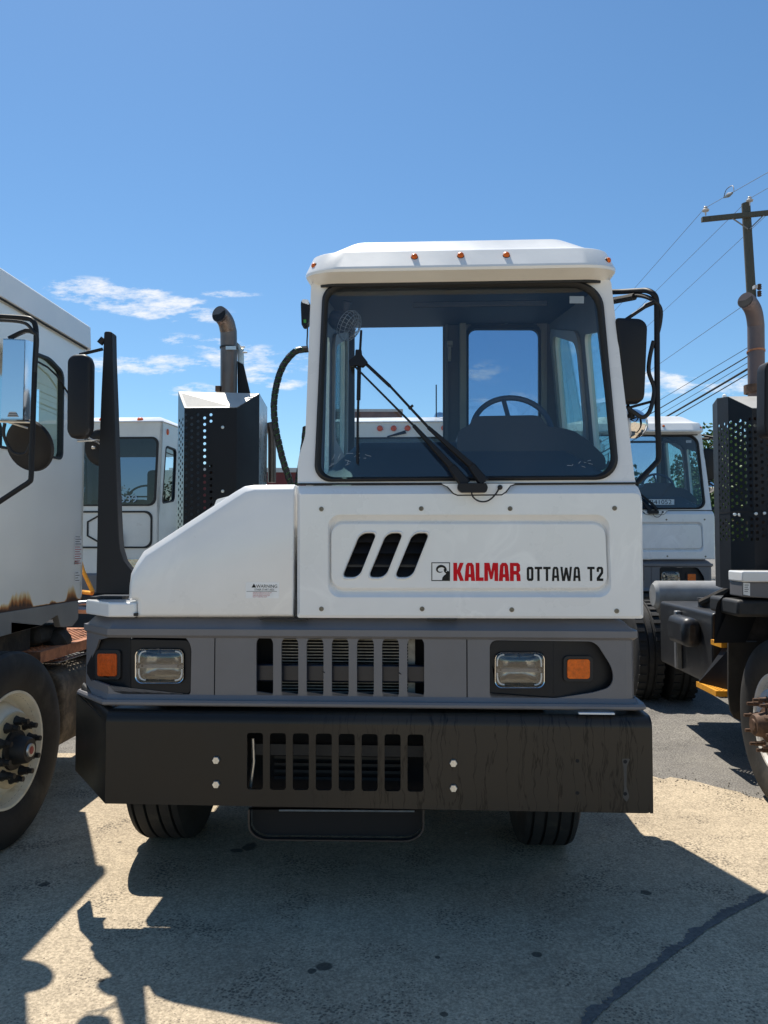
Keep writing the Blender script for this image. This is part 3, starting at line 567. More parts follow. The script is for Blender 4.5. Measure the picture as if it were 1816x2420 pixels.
    hood = hd.build('hood', 'white_paint', P, bevel=.006, seg=3, ang=22, sharp=50)
    # the small raised step behind the hood's slope
    a = T.ys([(505, 1200), (512, 1180), (548, 1171), (560, 1170), (560, 1215)], .8); MB().sheet([rnd(a, .01, 3)], (0, .25, 0)).build('hood_riser', 'white_paint', hood, bevel=.004)
    # warning label
    q = T.ys(quad(581, 660, 1376, 1414), yh - .0006); st = MB().sheet([q], (0, 0, 0)).build('warning_label', 'sticker_white', hood)
    k = (q[1].x - q[0].x) / 79.
    def wtxt(s, u, v, h, m='decal_black', xs=1.): p = T.y(u, v, yh - .0016); text_mesh(s, h * k * 1.35, 'label_text', m, st, p, xs)
    wtxt('WARNING', 606, 1389, 8, xs=.95); wtxt('ETHER START AIDS', 602, 1395.5, 4.6, xs=.88)
    tri = T.ys([(595, 1388.5), (600.5, 1379), (606, 1388.5)], yh - .0014); MB().sheet([tri], (0, 0, 0)).build('label_mark', 'decal_black', st)
    lns = MB()
    lns.sheet([T.ys(quad(583, 655, 1397.2, 1398), yh - .0014)], (0, 0, 0)); lns.build('label_rule', 'decal_black', st)
    for i, s in enumerate(('DANGER OF EXPLOSION DO NOT USE', 'ETHER OR STARTING FLUID IN AIR', 'INTAKE OR ENGINE DAMAGE MAY', 'RESULT IN PERSONAL INJURY')): wtxt(s, 598, 1401.5 + 3.4 * i, 2.3, 'label_red', .82)
    # ---- lower front panel with pressed surround and louvred vents
    yp = .08
    O = [(703, 1148), (1505, 1144), (1518, 1172), (1521, 1462), (703, 1460)]
    out = rnd([T.y(u, v, yp + (.034 if v < 1150 else .020 if v < 1180 else .006)) for (u, v) in O], [.004, .02, .03, .01, .01], 3)
    top = T.y(1000, 1172, yp).z; pn = MB()
    ring = rnd(T.ys([(775, 1216), (1440, 1216), (1446, 1412), (775, 1412)], yp), .055, 8)
    c = sum(ring, V()) / len(ring)
    def inset(r, d, y):
        out_ = []
        for p in r:
            sx = (abs(p.x - c.x) - d * .38) / abs(p.x - c.x); sz = (abs(p.z - c.z) - d) / abs(p.z - c.z); out_.append(V((c.x + (p.x - c.x) * sx, y, c.z + (p.z - c.z) * sz)))
        return out_
    inn = T.ys([(703 + 6, 1168), (1510, 1166), (1515, 1178), (1515, 1456), (709, 1454)], yp); inn = rnd(inn, [.01, .02, .02, .01, .01], 3)
    pn.loft([out, inn], False, False)
    pn.sheet([inn, ring], (0, 0, 0))
    r2 = inset(ring, .003, yp + .002); r3 = inset(ring, .024, yp + .026); r4 = inset(ring, .028, yp + .027); r5 = inset(ring, .038, yp + .010); r6 = inset(ring, .042, yp + .008)
    pn.loft([ring, r2, r3, r4, r5, r6], False, False)
    vh = []
    for k in range(3):
        d = 62.3 * k; vh.append(rnd(T.ys([(808 + d, 1365), (852 + d, 1259), (891 + d, 1259), (849 + d, 1365)], yp + .008), [.022, .03, .022, .03], 5))
    # rims of the vents stand slightly proud
    pn.sheet([r6] + [[V((q.x, q.y, q.z)) for q in ((V((sum(p.x for p in h) / len(h), yp + .008, sum(p.z for p in h) / len(h))) * (-.09) + p * 1.09) for p in h)] for h in vh], (0, 0, 0))
    for h in vh:
        cc = sum(h, V()) / len(h); o1 = [cc * (-.09) + p * 1.09 for p in h]
        pn.loft([o1, [cc * (-.05) + p * 1.05 + V((0, -.006, 0)) for p in h], [cc * (-.0) + p * 1.0 + V((0, -.003, 0)) for p in h], [cc * (.03) + p * .97 + V((0, .02, 0)) for p in h]], False, False)
    pn.loft([out, [V((p.x, yp + .05, p.z)) for p in out]], False, False)
    panel = pn.build('front_panel', 'white_paint', P, sharp=24)
    lv = MB()
    xa = min(p.x for p in vh[0]) - .02; xb = max(p.x for p in vh[2]) + .02; z0 = min(p.z for p in vh[0]); z1 = max(p.z for p in vh[0])
    for k in range(4):
        zc = z0 + (z1 - z0) * (k + .15) / 4; lv.loft([[V((x, yp + .02, zc)), V((x, yp + .032, zc + .010)), V((x, yp + .055, zc + .045)), V((x, yp + .06, zc + .045)), V((x, yp + .03, zc))] for x in (xa, xb)], True, True)
    lv.box(xa, xb, yp + .075, yp + .08, z0 - .02, z1 + .02); lv.build('louvre', 'black_plastic', panel, sharp=30)
    for (u, v) in ((760, 1203), (996, 1202), (1206, 1202), (1453, 1201), (760, 1439), (998, 1439), (1210, 1441), (1458, 1444)):
        cc = T.y(u, v, yp); MB().lathe([(.0105, .0), (.010, .003), (.0055, .0035), (.004, .001), (0, .001)], cc, (0, -1, 0), 14).build('screw', 'screw_brown', panel, sharp=20)
    # lettering and emblem
    yd = yp + .0072
    word('KALMAR', T, 1072, 1231, 1330, 1373, yd, 'lettering', 'decal_red', panel, .035)
    word('OTTaWa', T, 1245, 1373, 1339.5, 1373, yd, 'lettering', 'decal_black', panel, .075)
    word('T2', T, 1389, 1427, 1339.5, 1373, yd, 'lettering', 'decal_black', panel, .12)
    e = MB(); e.sheet([T.ys(quad(1020, 1064, 1329, 1373), yd), T.ys(quad(1022, 1062, 1331, 1371), yd)], (0, .0006, 0))
    e.sheet([T.ys([(1061.9, 1350), (1057, 1349), (1054, 1344), (1049, 1345), (1050, 1351), (1055, 1356), (1050, 1360), (1046, 1365), (1045, 1371), (1061.9, 1371)], yd - .0002)], (0, .0005, 0))
    sp = [T.y(1042 + 13 * math.cos(t) * (1 - .03 * i), 1347 - 11.5 * math.sin(t) * (1 - .035 * i), yd - .0004) for i, t in enumerate([R(a) for a in range(-30, 320, 20)])]
    prev = None
    ringa = []; ringb = []
    for i, q in enumerate(sp):
        w = .0115 * (1 - abs(i - 6) / 13.); cc = T.y(1041, 1347, yd - .0004); d = (q - cc).normalized(); ringa.append(q + d * w * .5); ringb.append(q - d * w * .5)
    e.loft([ringa, ringb], False, False, closed=False)
    e.build('emblem', 'decal_black', panel, recalc=False)
    eye = T.y(1055.5, 1350, yd - .0012); MB().lathe([(.0022, 0), (0, .0001)], eye, (0, -1, 0), 10).build('emblem_eye', 'sticker_white', panel)
    for (u0, u1) in ((614, 726), (1010, 1080)):
        a = T.y(u0, 1461.5, .083); b_ = T.y(u1, 1465.5, .083); MB().box(a.x, b_.x, .082, .10, b_.z, a.z).build('rubber_stop', 'rubber_seal', P)
    a = T.y(317, 1449, .086); b_ = T.y(325, 1456, .086); MB().box(a.x, b_.x, .082, .10, b_.z, a.z).build('rubber_stop', 'rubber_seal', P)
    a = T.y(698, 1420, .088); b_ = T.y(702, 1458, .088); MB().box(a.x, b_.x, .09, .12, b_.z, a.z).build('hood_latch', 'stud_black', P)
    # ---- cab upper
    wp = V((0, .115, 1.82)); wu = V((0, .10, .90)).normalized(); wnrm = V((0, -wu.z, wu.y))
    W = lambda u, v: T.hit(u, v, wp, wnrm)
    co = [W(736, 668), W(1444, 660), W(1500, 1128), W(1503, 1141), W(1310, 1141), W(704, 1142), W(704, 1095), W(709, 1070), W(722, 1030)]
    gasO = rnd([W(764, 671), W(1421, 667), W(1464, 1134), W(743, 1139)], [.085, .12, .10, .075], 10)
    def scl(r, k):
        cc = sum(r, V()) / len(r); return [cc + (p - cc) * (1 - k / max((p - cc).length, .001)) for p in r]
    xl_t, xr_t = co[0].x, co[1].x; xl_b, xr_b = co[5].x, co[3].x; zb = co[3].z; ztp = co[1].z
    def xR(z): return xr_b + (xr_t - xr_b) * (z - zb) / (ztp - zb)
    def xL(z): return xl_b + .035 + (xl_t - xl_b - .035) * (z - zb) / (ztp - zb)
    sh = MB(); sh.sheet([rnd(co, [.02, .02, 0, 0, 0, 0, 0, .02, .02], 3), scl(gasO, .012)], -wnrm * .035)
    YB = 1.62
    def SW(side, y, z): return V(((xR(z) if side > 0 else xL(z)), y, z))
    for sd in (1, -1):
        outl = [SW(sd, .125, zb - .35), SW(sd, .125, zb), SW(sd, .125 + (ztp - zb) * .111, ztp), SW(sd, YB, ztp + .27), SW(sd, YB, zb - .35)]
        h1 = rnd([SW(sd, .82, zb + .30), SW(sd, .82, ztp - .12), SW(sd, YB - .12, ztp + .1), SW(sd, YB - .12, zb + .26)], .09, 5)
        h2 = rnd([SW(sd, .32, zb + .1), SW(sd, .36, ztp - .2), SW(sd, .70, ztp - .12), SW(sd, .70, zb + .08)], .05, 5)
        sh.sheet([outl, h1, h2], (-.03 * sd, 0, 0))
    sh.build('cab_shell', 'white_paint', P, sharp=30)
    for sd in (1, -1):
        k_ = V((-.032 * sd, 0, 0)); outl = [SW(sd, .15, zb - .2), SW(sd, .16, zb), SW(sd, .15 + (ztp - zb) * .111, ztp), SW(sd, YB - .01, ztp + .24), SW(sd, YB - .01, zb - .2)]
        h1 = rnd([SW(sd, .82, zb + .30), SW(sd, .82, ztp - .12), SW(sd, YB - .12, ztp + .1), SW(sd, YB - .12, zb + .26)], .09, 5)
        h2 = rnd([SW(sd, .32, zb + .1), SW(sd, .36, ztp - .2), SW(sd, .70, ztp - .12), SW(sd, .70, zb + .08)], .05, 5)
        MB().sheet([[p + k_ for p in outl], [p + k_ for p in h1], [p + k_ for p in h2]], (0, 0, 0)).build('inner_lining', 'interior_grey', P)
    for sd in (1, -1):
        for (y0, y1) in ((.83, YB - .13), (.33, .69)):
            MB().sheet([[SW(sd, y0 - .02, zb + .06), SW(sd, y0 + .0, ztp - .1), SW(sd, y1 + .02, ztp + (.12 if y1 > 1 else -.1)), SW(sd, y1 + .02, zb + .06)]], (-.004 * sd, 0, 0)).build('side_window', 'side_glass', P).location.x = -.012 * sd
    # inner lining
    il = MB()
    rw = [V((xL(zb - .35) + .004, YB - .001, zb - .35)), V((xL(ztp + .27) + .004, YB - .001, ztp + .268)), V((xR(ztp + .27) - .004, YB - .001, ztp + .268)), V((xR(zb - .35) - .004, YB - .001, zb - .35))]
    dr = [T.y(u, v, YB) for (u, v) in ((838, 1300), (838, 747), (1047, 745), (1047, 1300))]; dr[0].z = dr[3].z = zb - .32
    wi = rnd([T.y(u, v, YB) for (u, v) in ((1108, 1180), (1108, 778), (1273, 778), (1273, 1180))], .05, 6)
    il.sheet([rw, dr, wi], (0, .03, 0)); il.build('rear_wall', 'interior_grey', P)
    fr = MB().sheet([[p + V((0, -.012, 0)) for p in scl(wi, -.03)], [p + V((0, -.012, 0)) for p in wi]], (0, .012, 0)).build('rear_window_seal', 'rubber_seal', P)
    MB().sheet([wi], (0, .004, 0)).build('rear_window', 'tint_glass', P).location.y = .01
    fr2 = MB().sheet([[p + V((0, -.018, 0)) for p in rnd([T.y(u, v, YB) for (u, v) in ((1090, 1250), (1090, 738), (1292, 738), (1292, 1250))], .09, 6)], [p + V((0, -.018, 0)) for p in scl(wi, -.035)]], (0, .016, 0)).build('rear_window_frame', 'interior_light', P)
    # sliding door edge posts
    a = T.y(1086, 740, YB - .06); b_ = T.y(1101, 740, YB - .06); MB().box(a.x, b_.x, YB - .09, YB - .02, zb - .3, a.z).build('door_post', 'interior_light', P, bevel=.004)
    a = T.y(1053, 745, YB - .03); b_ = T.y(1060, 745, YB - .03); MB().box(a.x, b_.x, YB - .04, YB - .004, zb - .3, a.z).build('door_track', 'interior_grey', P, bevel=.003)
    a = T.y(1057, 808, YB - .06); MB().box(a.x, a.x + .035, YB - .09, YB - .03, a.z - .03, a.z).box(a.x + .005, a.x + .025, YB - .08, YB - .04, a.z - .12, a.z - .03).build('door_latch', 'interior_light', P, bevel=.004)
    a = T.y(1196, 732, YB - .04); MB().box(a.x - .012, a.x + .012, YB - .05, YB - .03, a.z - .06, a.z).box(a.x - .01, a.x + .012, YB - .08, YB - .045, a.z - .09, a.z - .05).build('coat_hook', 'interior_light', P, bevel=.003)
    # trims inside the cab: header, side linings with light coloured frames round the windows
    hz = MB(); hz.sheet([[V((xL(ztp) + .03, .24, ztp + .01)), V((xR(ztp) - .03, .24, ztp + .01)), V((xR(ztp) - .03, YB, ztp + .25)), V((xL(ztp) + .03, YB, ztp + .25))]], (0, 0, .01)).build('headliner', 'interior_grey', P)
    a = W(975, 706); b_ = W(1300, 712); MB().box(a.x, b_.x, a.y + .06, a.y + .075, b_.z + .0, a.z + .006).build('sun_visor', 'rubber_seal', P, bevel=.006)
    for sd in (1, -1):
        def o_(p): return p + V((-.034 * sd, 0, 0))
        oo_ = rnd([o_(SW(sd, .78, zb + .03)), o_(SW(sd, .78, ztp - .08)), o_(SW(sd, YB - .06, ztp + .15)), o_(SW(sd, YB - .06, zb + .03))], .09, 5)
        ii_ = rnd([o_(SW(sd, .83, zb + .30)), o_(SW(sd, .83, ztp - .13)), o_(SW(sd, YB - .13, ztp + .09)), o_(SW(sd, YB - .13, zb + .26))], .09, 5)
        MB().sheet([oo_, ii_], (-.014 * sd, 0, 0)).build('window_trim', 'interior_light', P)
        MB().sheet([[o_(SW(sd, .2, zb - .35)), o_(SW(sd, .2, zb + .07)), o_(SW(sd, YB, zb + .02)), o_(SW(sd, YB, zb - .35))]], (-.006 * sd, 0, 0)).build('side_lining', 'interior_grey', P)
        MB().tube([o_(SW(sd, .17, zb)) + V((-.01 * sd, 0, 0)), o_(SW(sd, .27, ztp)) + V((-.01 * sd, 0, 0))], .03, 10).build('pillar_trim', 'dash_dark', P)
    MB().box(xL(zb) - .01, xR(zb) + .035, .13, YB, zb - .42, zb - .352).build('cab_floor', 'dash_dark', P)
    # gasket + windscreen
    gO = [p + wnrm * .012 for p in gasO]; gI = [p + wnrm * .010 for p in scl(gasO, .030)]; gM = [p + wnrm * .020 for p in scl(gasO, .014)]; gBk = [p - wnrm * .01 for p in scl(gasO, .030)]; g0 = [p - wnrm * .002 for p in gasO]
    MB().loft([g0, gO, gM, gI, gBk], False, False).build('windscreen_seal', 'rubber_seal', P, sharp=60)
    MB().sheet([[p for p in scl(gasO, .027)]], (0, 0, 0)).build('windscreen', 'clear_glass', P)
    a = [W(u, v) + wnrm * -.004 for (u, v) in quad(1347, 1381, 699, 716)]; MB().sheet([a], (0, 0, 0)).build('windscreen_label', 'tag_grey', P)
    rs = random.Random(21)
    for (uc, vc, n_) in ((800, 1092, 9), (845, 1080, 5), (1365, 1092, 7)):
        for k in range(n_):
            u0, v0 = uc + rs.uniform(-28, 28), vc + rs.uniform(-10, 12); a_ = rs.uniform(-1.2, .4); l_ = rs.uniform(5, 16)
            MB().tube([W(u0, v0) + wnrm * .001, W(u0 + math.cos(a_) * l_ * .5 + rs.uniform(-2, 2), v0 + math.sin(a_) * l_ * .5) + wnrm * .001, W(u0 + math.cos(a_) * l_, v0 + math.sin(a_) * l_) + wnrm * .001], .0009, 4).build('glass_scratch', 'scratch_white', P)
    # black line where cab meets panel, dipping round the wiper
    ln = [(703, 1144), (1044, 1143), (1058, 1150), (1072, 1166), (1082, 1170), (1186, 1169), (1196, 1162), (1206, 1148), (1218, 1144), (1505, 1142)]
    MB().tube([T.y(u, v, yp + (.03 if v < 1147 else .002)) for (u, v) in ln], .0045, 6).build('panel_seal', 'rubber_seal', P)
    # dip infill around wiper
    di = T.ys([(1044, 1143), (1058, 1150), (1072, 1166), (1082, 1170), (1186, 1169), (1196, 1162), (1206, 1148), (1218, 1143)], yp - .0015)
    MB().sheet([di], (0, .0012, 0)).build('wiper_recess', 'white_paint', P)
    # ---- roof cap
    rr = MB(); rings = []
    def rg(z, x0, x1, yf_, yb, r, tilt=.155):
        q = rnd([V((x0, yf_, 0)), V((x1, yf_, 0)), V((x1, yb, 0)), V((x0, yb, 0))], r, 9); return [V((p.x, p.y, z + tilt * (p.y - .1))) for p in q]
    zl0 = T.y(1090, 673, .19).z; zl1 = T.y(1090, 629, .085).z; zl2 = T.y(1090, 591, .135).z; zl3 = T.y(1090, 586, .15).z; zl4 = T.y(1090, 571, .34).z - .035
    X0 = T.y(727, 640, .2).x; X1 = T.y(1453, 640, .2).x
    spec_ = [(zl0 + .02, X0 + .05, X1 - .05, .22, 1.66, .10), (zl0, X0 + .02, X1 - .02, .185, 1.70, .12), (zl0 + .006, X0 + .004, X1 - .004, .172, 1.71, .13), (zl1 - .012, X0 - .012, X1 + .012, .092, 1.74, .17),
             (zl1, X0 - .016, X1 + .016, .088, 1.745, .18), (zl1 + .010, X0 - .014, X1 + .014, .092, 1.744, .18), (zl2 - .003, X0 + .012, X1 - .012, .150, 1.73, .17), (zl2, X0 + .016, X1 - .016, .155, 1.72, .17), (zl3, X0 + .075, X1 - .075, .205, 1.68, .14), (zl3 + .004, X0 + .082, X1 - .082, .212, 1.66, .13)]
    rings = [rg(*s_) for s_ in spec_]
    def rg2(z, x0, x1, yf_, yb, r): q = rnd([V((x0, yf_, 0)), V((x1, yf_, 0)), V((x1, yb, 0)), V((x0, yb, 0))], r, 9); return [V((p.x, p.y, z + .11 * (p.y - .3))) for p in q]
    a = T.y(838, 577, .34); b_ = T.y(1327, 567, .34)
    rings += [rg2(zl4 + .02, a.x - .03, b_.x + .03, .29, 1.5, .10), rg2(zl4 + .032, a.x, b_.x, .34, 1.45, .08), rg2(zl4 + .036, a.x + .1, b_.x - .1, .45, 1.35, .05)]
    rr.loft(rings, False, True); roof = rr.build('roof', 'roof_white', P, sharp=13)
    MB().loft([[V((p.x, p.y, p.z - .012)) for p in rings[1]], [V((p.x, p.y, p.z + .002)) for p in rings[1]]], True, True).build('roof_seal', 'rubber_seal', P)
    up = V((0, zl2 - zl1, 0)); nb = V((0, -(zl2 - zl1), .05)).normalized()
    for (u, v) in ((980, 608), (1089, 605), (1197, 604)):
        cc = T.hit(u, v, (0, .118, (zl1 + zl2) / 2), nb); ml = MB()
        ml.lathe([(.0165, -.004), (.0165, .002), (.0135, .004)], cc, nb, 20); o_ = ml.build('marker_light', 'rubber_seal', roof)
        MB().lathe([(.0145, .003), (.0135, .010), (.009, .014), (0, .0155)], cc, nb, 20).build('marker_lens', 'amber_lens', roof)
    for (u, v, sd) in ((738, 627, -1), (1443, 614, 1)):
        nn_ = V((sd * .75, -.62, .2)).normalized(); cc = T.y(u, v, .17 if sd < 0 else .16) + V((-sd * .008, .006, 0)); q = MB().lathe([(.015, -.01), (.015, -.001), (.012, .001)], cc, nn_, 20).build('marker_light', 'rubber_seal', roof)
        MB().lathe([(.013, -.001), (.0115, .006), (.008, .010), (0, .011)], cc, nn_, 20).build('marker_lens', 'amber_lens', roof)
    # ---- dashboard and wheel
    zd = T.y(930, 1044, .62).z; zd0 = T.y(800, 1075, .62).z
    def dprof(zz): return [(.16, zb - .03), (.20, zb + .012), (.34, zb + .25 * (zz - zb)), (.52, zb + .8 * (zz - zb)), (.62, zz), (.68, zz - .03), (.68, zb - .4), (.16, zb - .4)]
    d = MB(); xa, xb = xL(zb) + .035, xR(zb) - .035
    d.loft([[V((x, y, z)) for (y, z) in dprof(zz)] for (x, zz) in ((xa, zd0 - .09), (xa + .07, zd0 - .02), (xa + .16, zd), (xb - .2, zd), (xb - .06, zd0 - .04), (xb, zd0 - .09))], True, True); dash = d.build('dashboard', 'dash_dark', P, bevel=.015, seg=3)
    cowl = [(1080, 1060), (1082, 1022), (1092, 1012), (1110, 1006), (1118, 986), (1135, 983), (1265, 981), (1280, 985), (1292, 1008), (1335, 1012), (1360, 1020), (1390, 1040), (1432, 1080), (1432, 1110), (1080, 1110)]
    d2 = MB().sheet([rnd(T.ys(cowl, .50), .02, 3)], (0, .26, 0)).build('instrument_cowl', 'dash_dark_shaded', dash, bevel=.02, seg=3)
    pod = [(1190, 1075), (1180, 1020), (1195, 1004), (1260, 1004), (1276, 1020), (1270, 1075)]
    for (u0, u1, v) in ((870, 928, 1092), (955, 1100, 1091), (1105, 1245, 1089), (1275, 1405, 1086)):
        a = T.y(u0, v, .30); b_ = T.y(u1, v + 3, .30); MB().box(a.x, b_.x, .22, .25, zb + .012, zb + .034).build('demister_slot', 'inside_black', dash)
    sw = MB(); c0 = T.y(1210, 1016, .62); rad = .195; tiltv = V((0, -.55, .83)); e1 = V((1, 0, 0)); e2 = e1.cross(tiltv).normalized()
    tiltv = V((0, -.9, .42)).normalized(); e2 = V((0, .42, .9)).normalized()
    ring_ = [c0 + e1 * math.cos(t) * rad + e2 * math.sin(t) * rad for t in [2 * math.pi * k / 48 for k in range(49)]]
    sw.tube(ring_, .014, 10, cap=False)
    for an in (100, 215, 325): sw.tube([c0, c0 + (e1 * math.cos(R(an)) + e2 * math.sin(R(an))) * rad], .012, 8)
    sw.lathe([(.05, -.02), (.045, .01), (0, .015)], c0, tiltv, 20); sw.tube([c0, c0 + V((0, -.12, -.2))], .03, 10)
    sw.build('steering_wheel', 'dash_blue', P)
    # driver seat further back, low
    se = MB(); cx = c0.x; se.box(cx - .24, cx + .24, .85, 1.32, zb - .36, zb - .16).box(cx - .22, cx + .22, 1.24, 1.38, zb - .2, zb + .1); se.build('driver_seat', 'seat_fabric', P, bevel=.05, seg=3)
    # fan
    fc = T.y(826, 770, .30); fd = V((.75, -.25, -.45)).normalized(); fs_ = T.y(806, 763, .34)
    fn = MB().lathe([(0, -.085), (.035, -.08), (.048, -.05), (.046, -.005), (0, 0)], fc - fd * .02, fd, 20).build('fan', 'dash_dark', P)
    cg = MB(); s1 = fd.cross(V((0, 0, 1))).normalized(); s2 = fd.cross(s1)
    for (r_, h) in ((.074, 0), (.066, .02), (.052, .032), (.034, .04), (.016, .043), (.066, -.022)):
        cg.tube([fc + fd * h + (s1 * math.cos(t) + s2 * math.sin(t)) * r_ for t in [2 * math.pi * k / 28 for k in range(29)]], .0012, 5, cap=False)
    for k in range(24):
        t = 2 * math.pi * k / 24; cg.tube([fc + fd * h + (s1 * math.cos(t) + s2 * math.sin(t)) * r_ for (r_, h) in ((.01, .043), (.034, .04), (.052, .032), (.066, .02), (.074, 0), (.066, -.022))], .0009, 4)
    cg.build('fan_cage', 'cage_grey', fn)
    MB().tube([fc - fd * .05, T.y(818, 735, .30), T.y(822, 712, .28)], [.008, .016, .022], 10).build('fan_mount', 'dash_dark', fn)
    # ---- wipers
    wy = .035
    w = MB()
    def wp_(u, v, k): return W(u, v) + wnrm * k
    wo_ = [(1090, 1142), (828, 864)]; base = [wp_(u, v, .05) for (u, v) in ((1083, 1118), (1126, 1122), (1152, 1150), (1152, 1160), (1088, 1163), (1082, 1150))]
    wb = MB().sheet([rnd(T.ys([(1083, 1142), (1150, 1142), (1154, 1152), (1150, 1163), (1090, 1163), (1082, 1155)], .03), .006, 3)], (0, .045, 0)).build('wiper_motor_cover', 'black_plastic', P, bevel=.004)
    def arm(p0, p1, w0, w1, h, n='wiper_arm', m='black_plastic'):
        a, b_ = p0, p1; d_ = (b_ - a).normalized(); s_ = d_.cross(wnrm).normalized(); k = MB()
        k.loft([[a - s_ * w0 - wnrm * h, a + s_ * w0 - wnrm * h, a + s_ * w0 * .7 + wnrm * h, a - s_ * w0 * .7 + wnrm * h], [b_ - s_ * w1 - wnrm * h * .6, b_ + s_ * w1 - wnrm * h * .6, b_ + s_ * w1 * .7 + wnrm * h * .6, b_ - s_ * w1 * .7 + wnrm * h * .6]]); return k.build(n, m, P, bevel=.002)
    A0 = wp_(1100, 1150, .055); A1 = wp_(1066, 1108, .055); A2 = wp_(978, 1012, .05); A3 = wp_(840, 872, .04)
    arm(A0, A1, .026, .020, .012); arm(A1, A2, .016, .009, .010); arm(A2, A3, .005, .005, .006)
    B0 = wp_(1142, 1146, .06); B1 = wp_(1112, 1106, .06); B2 = wp_(1012, 1016, .05); B3 = wp_(975, 972, .046); B4 = wp_(924, 920, .042); B5 = wp_(862, 862, .04)
    arm(B0, B1, .026, .018, .012); arm(B1, B2, .016, .009, .010); arm(B2, B4, .0062, .006, .006); arm(B4, B5, .008, .008, .006)
    MB().sheet([rnd([wp_(u, v, .034) for (u, v) in ((843, 836), (857, 836), (858, 848), (872, 866), (860, 876), (845, 872), (830, 876), (827, 862), (842, 850))], .003, 2)], wnrm * .02).build('wiper_yoke', 'black_plastic', P, bevel=.002)
    MB().tube([wp_(855, 785, .02), wp_(851, 860, .026), wp_(849, 930, .027), wp_(847, 1000, .026), wp_(846, 1098, .018)], .0055, 6).tube([wp_(851, 850, .03), wp_(849, 950, .03)], .009, 6).box(*[0] * 6).build('wiper_blade', 'black_plastic', P)
    MB().tube([wp_(967, 974, .05), wp_(977, 966, .055)], .006, 6).build('wiper_nozzle', 'black_plastic', P)
    MB().tube([T.y(1114, 1150, .04), T.y(1117, 1172, .03), T.y(1132, 1184, .04), T.y(1152, 1184, .05), T.y(1170, 1170, .06), T.y(1181, 1152, .07)], .0036, 7, 6).build('washer_hose', 'rubber_seal', P)
    c1 = T.y(1182, 1152, .075); MB().lathe([(.010, -.002), (.011, .006), (.006, .012), (0, .013)], c1, (0, -1, 0), 16).build('hose_grommet', 'rubber_seal', P)
    # ---- corner shelf and mast
    sx0 = T.y(203, 1420, .27).x; sx1 = T.y(258, 1440, .09).x; sx2 = T.y(323, 1440, .09).x; z0 = T.y(290, 1459, .09).z; z1 = T.y(300, 1424, .09).z
    sh_ = [V((sx0, .42, z0)), V((sx0, .27, z0)), V((sx1, .09, z0)), V((sx2 - .002, .09, z0)), V((sx2 - .002, .42, z0))]
    MB().sheet([sh_], (0, 0, z1 - z0)).build('corner_shelf', 'white_paint', P, bevel=.010, seg=3)
    ym = .30
    mo = [(246, 786), (249, 783), (262, 783), (265, 787), (266, 843), (270.5, 962), (274.5, 1097), (278.5, 1209), (281.5, 1270), (284, 1298), (292, 1324), (302, 1338), (312, 1349), (308, 1404), (227, 1404), (233, 1097), (239, 938), (243.5, 843)]
    mp_ = T.ys(mo, ym); mast = MB().sheet([mp_], (0, .06, 0)).build('mirror_mast', 'powder_black', P, bevel=.004)
    MB().box(mp_[14].x - .02, mp_[13].x - .03, ym - .02, ym + .15, z1 + .001, z1 + .012).build('mast_foot', 'powder_black', mast)
    # steel arm and mirror on the mast
    MB().tube([T.y(189, 838, .30), T.y(243, 825, .30)], .008, 8).tube([T.y(236, 812, .31), T.y(246, 800, .31)], .016, 8).build('mirror_arm', 'powder_black', mast)
    mh = rnd(T.ys([(171, 843), (222, 841), (221, 1030), (196, 1040), (169, 1036)], .26), .035, 6)
    MB().loft([[p + V((0, .02, 0)) for p in scl(mh, .012)], [p for p in mh], [p + V((0, -.035, 0)) for p in mh], [p + V((0, -.048, 0)) for p in scl(mh, .006)], [p + V((0, -.052, 0)) for p in scl(mh, .018)]], True, True).build('mirror_housing', 'black_plastic', mast, sharp=50)
    cc = T.y(240, 1058, .42); MB().lathe([(0, -.004), (.05, -.008), (.08, -.012), (.09, -.004), (.093, .012), (.09, .02), (0, .025)], cc, (.2, 1, .1), 30).build('round_mirror', 'black_plastic', mast, sharp=50)
    MB().tube([T.y(183, 1043, .28), T.y(230, 1040, .32), T.y(250, 1046, .36)], .005, 6).tube([T.y(205, 1032, .28), T.y(238, 1050, .36)], .004, 6).tube([T.y(218, 1058, .38), T.y(226, 1058, .38)], .008, 8).build('mirror_link', 'zinc', mast)
    # ---- exhaust: perforated guard, elbow, bracket
    ye = 1.62
    G = empty('muffler_guard', (0, 0, 0)); G.parent = P
    def col(u, v0, y): return T.y(u, v0, y)
    zf = T.y(500, 963, ye).z; zr_ = T.y(500, 931, ye + .2).z + .0; zbm = T.y(500, 1236, ye).z - .15
    xa = T.y(436, 1000, ye).x; xb = T.y(560, 1000, ye).x; xc0 = T.y(421, 1000, ye + .10).x; xd = T.y(613, 1000, ye + .20).x; xe = T.y(632, 1000, ye + .62).x
    holes = []
    px = [440, 453.5, 468.5, 484, 499]
    for ci, u in enumerate(px[0:]):
        for k in range(19):
            v = 980 + k * 15.2 + (7.6 if ci % 2 == 1 else 0)
            if v > 1246 or (ci == 4 and 1000 < v < 1090): continue
            c_ = T.y(u, v, ye); holes.append([c_ + V((math.cos(t) * .0098, 0, math.sin(t) * .0098)) for t in [2 * math.pi * j / 10 for j in range(10)]])
    MB().sheet([[V((xa, ye, zbm)), V((xa, ye, zf)), V((xb, ye, zf)), V((xb, ye, zbm))]] + [h for h in holes if h[0].x > xa + .02], (0, .004, 0)).build('perforated_front', 'powder_black', G)
    lp = V((xa, ye, 0)); ld = V((xc0, ye + .10, 0)) - lp; lh = []
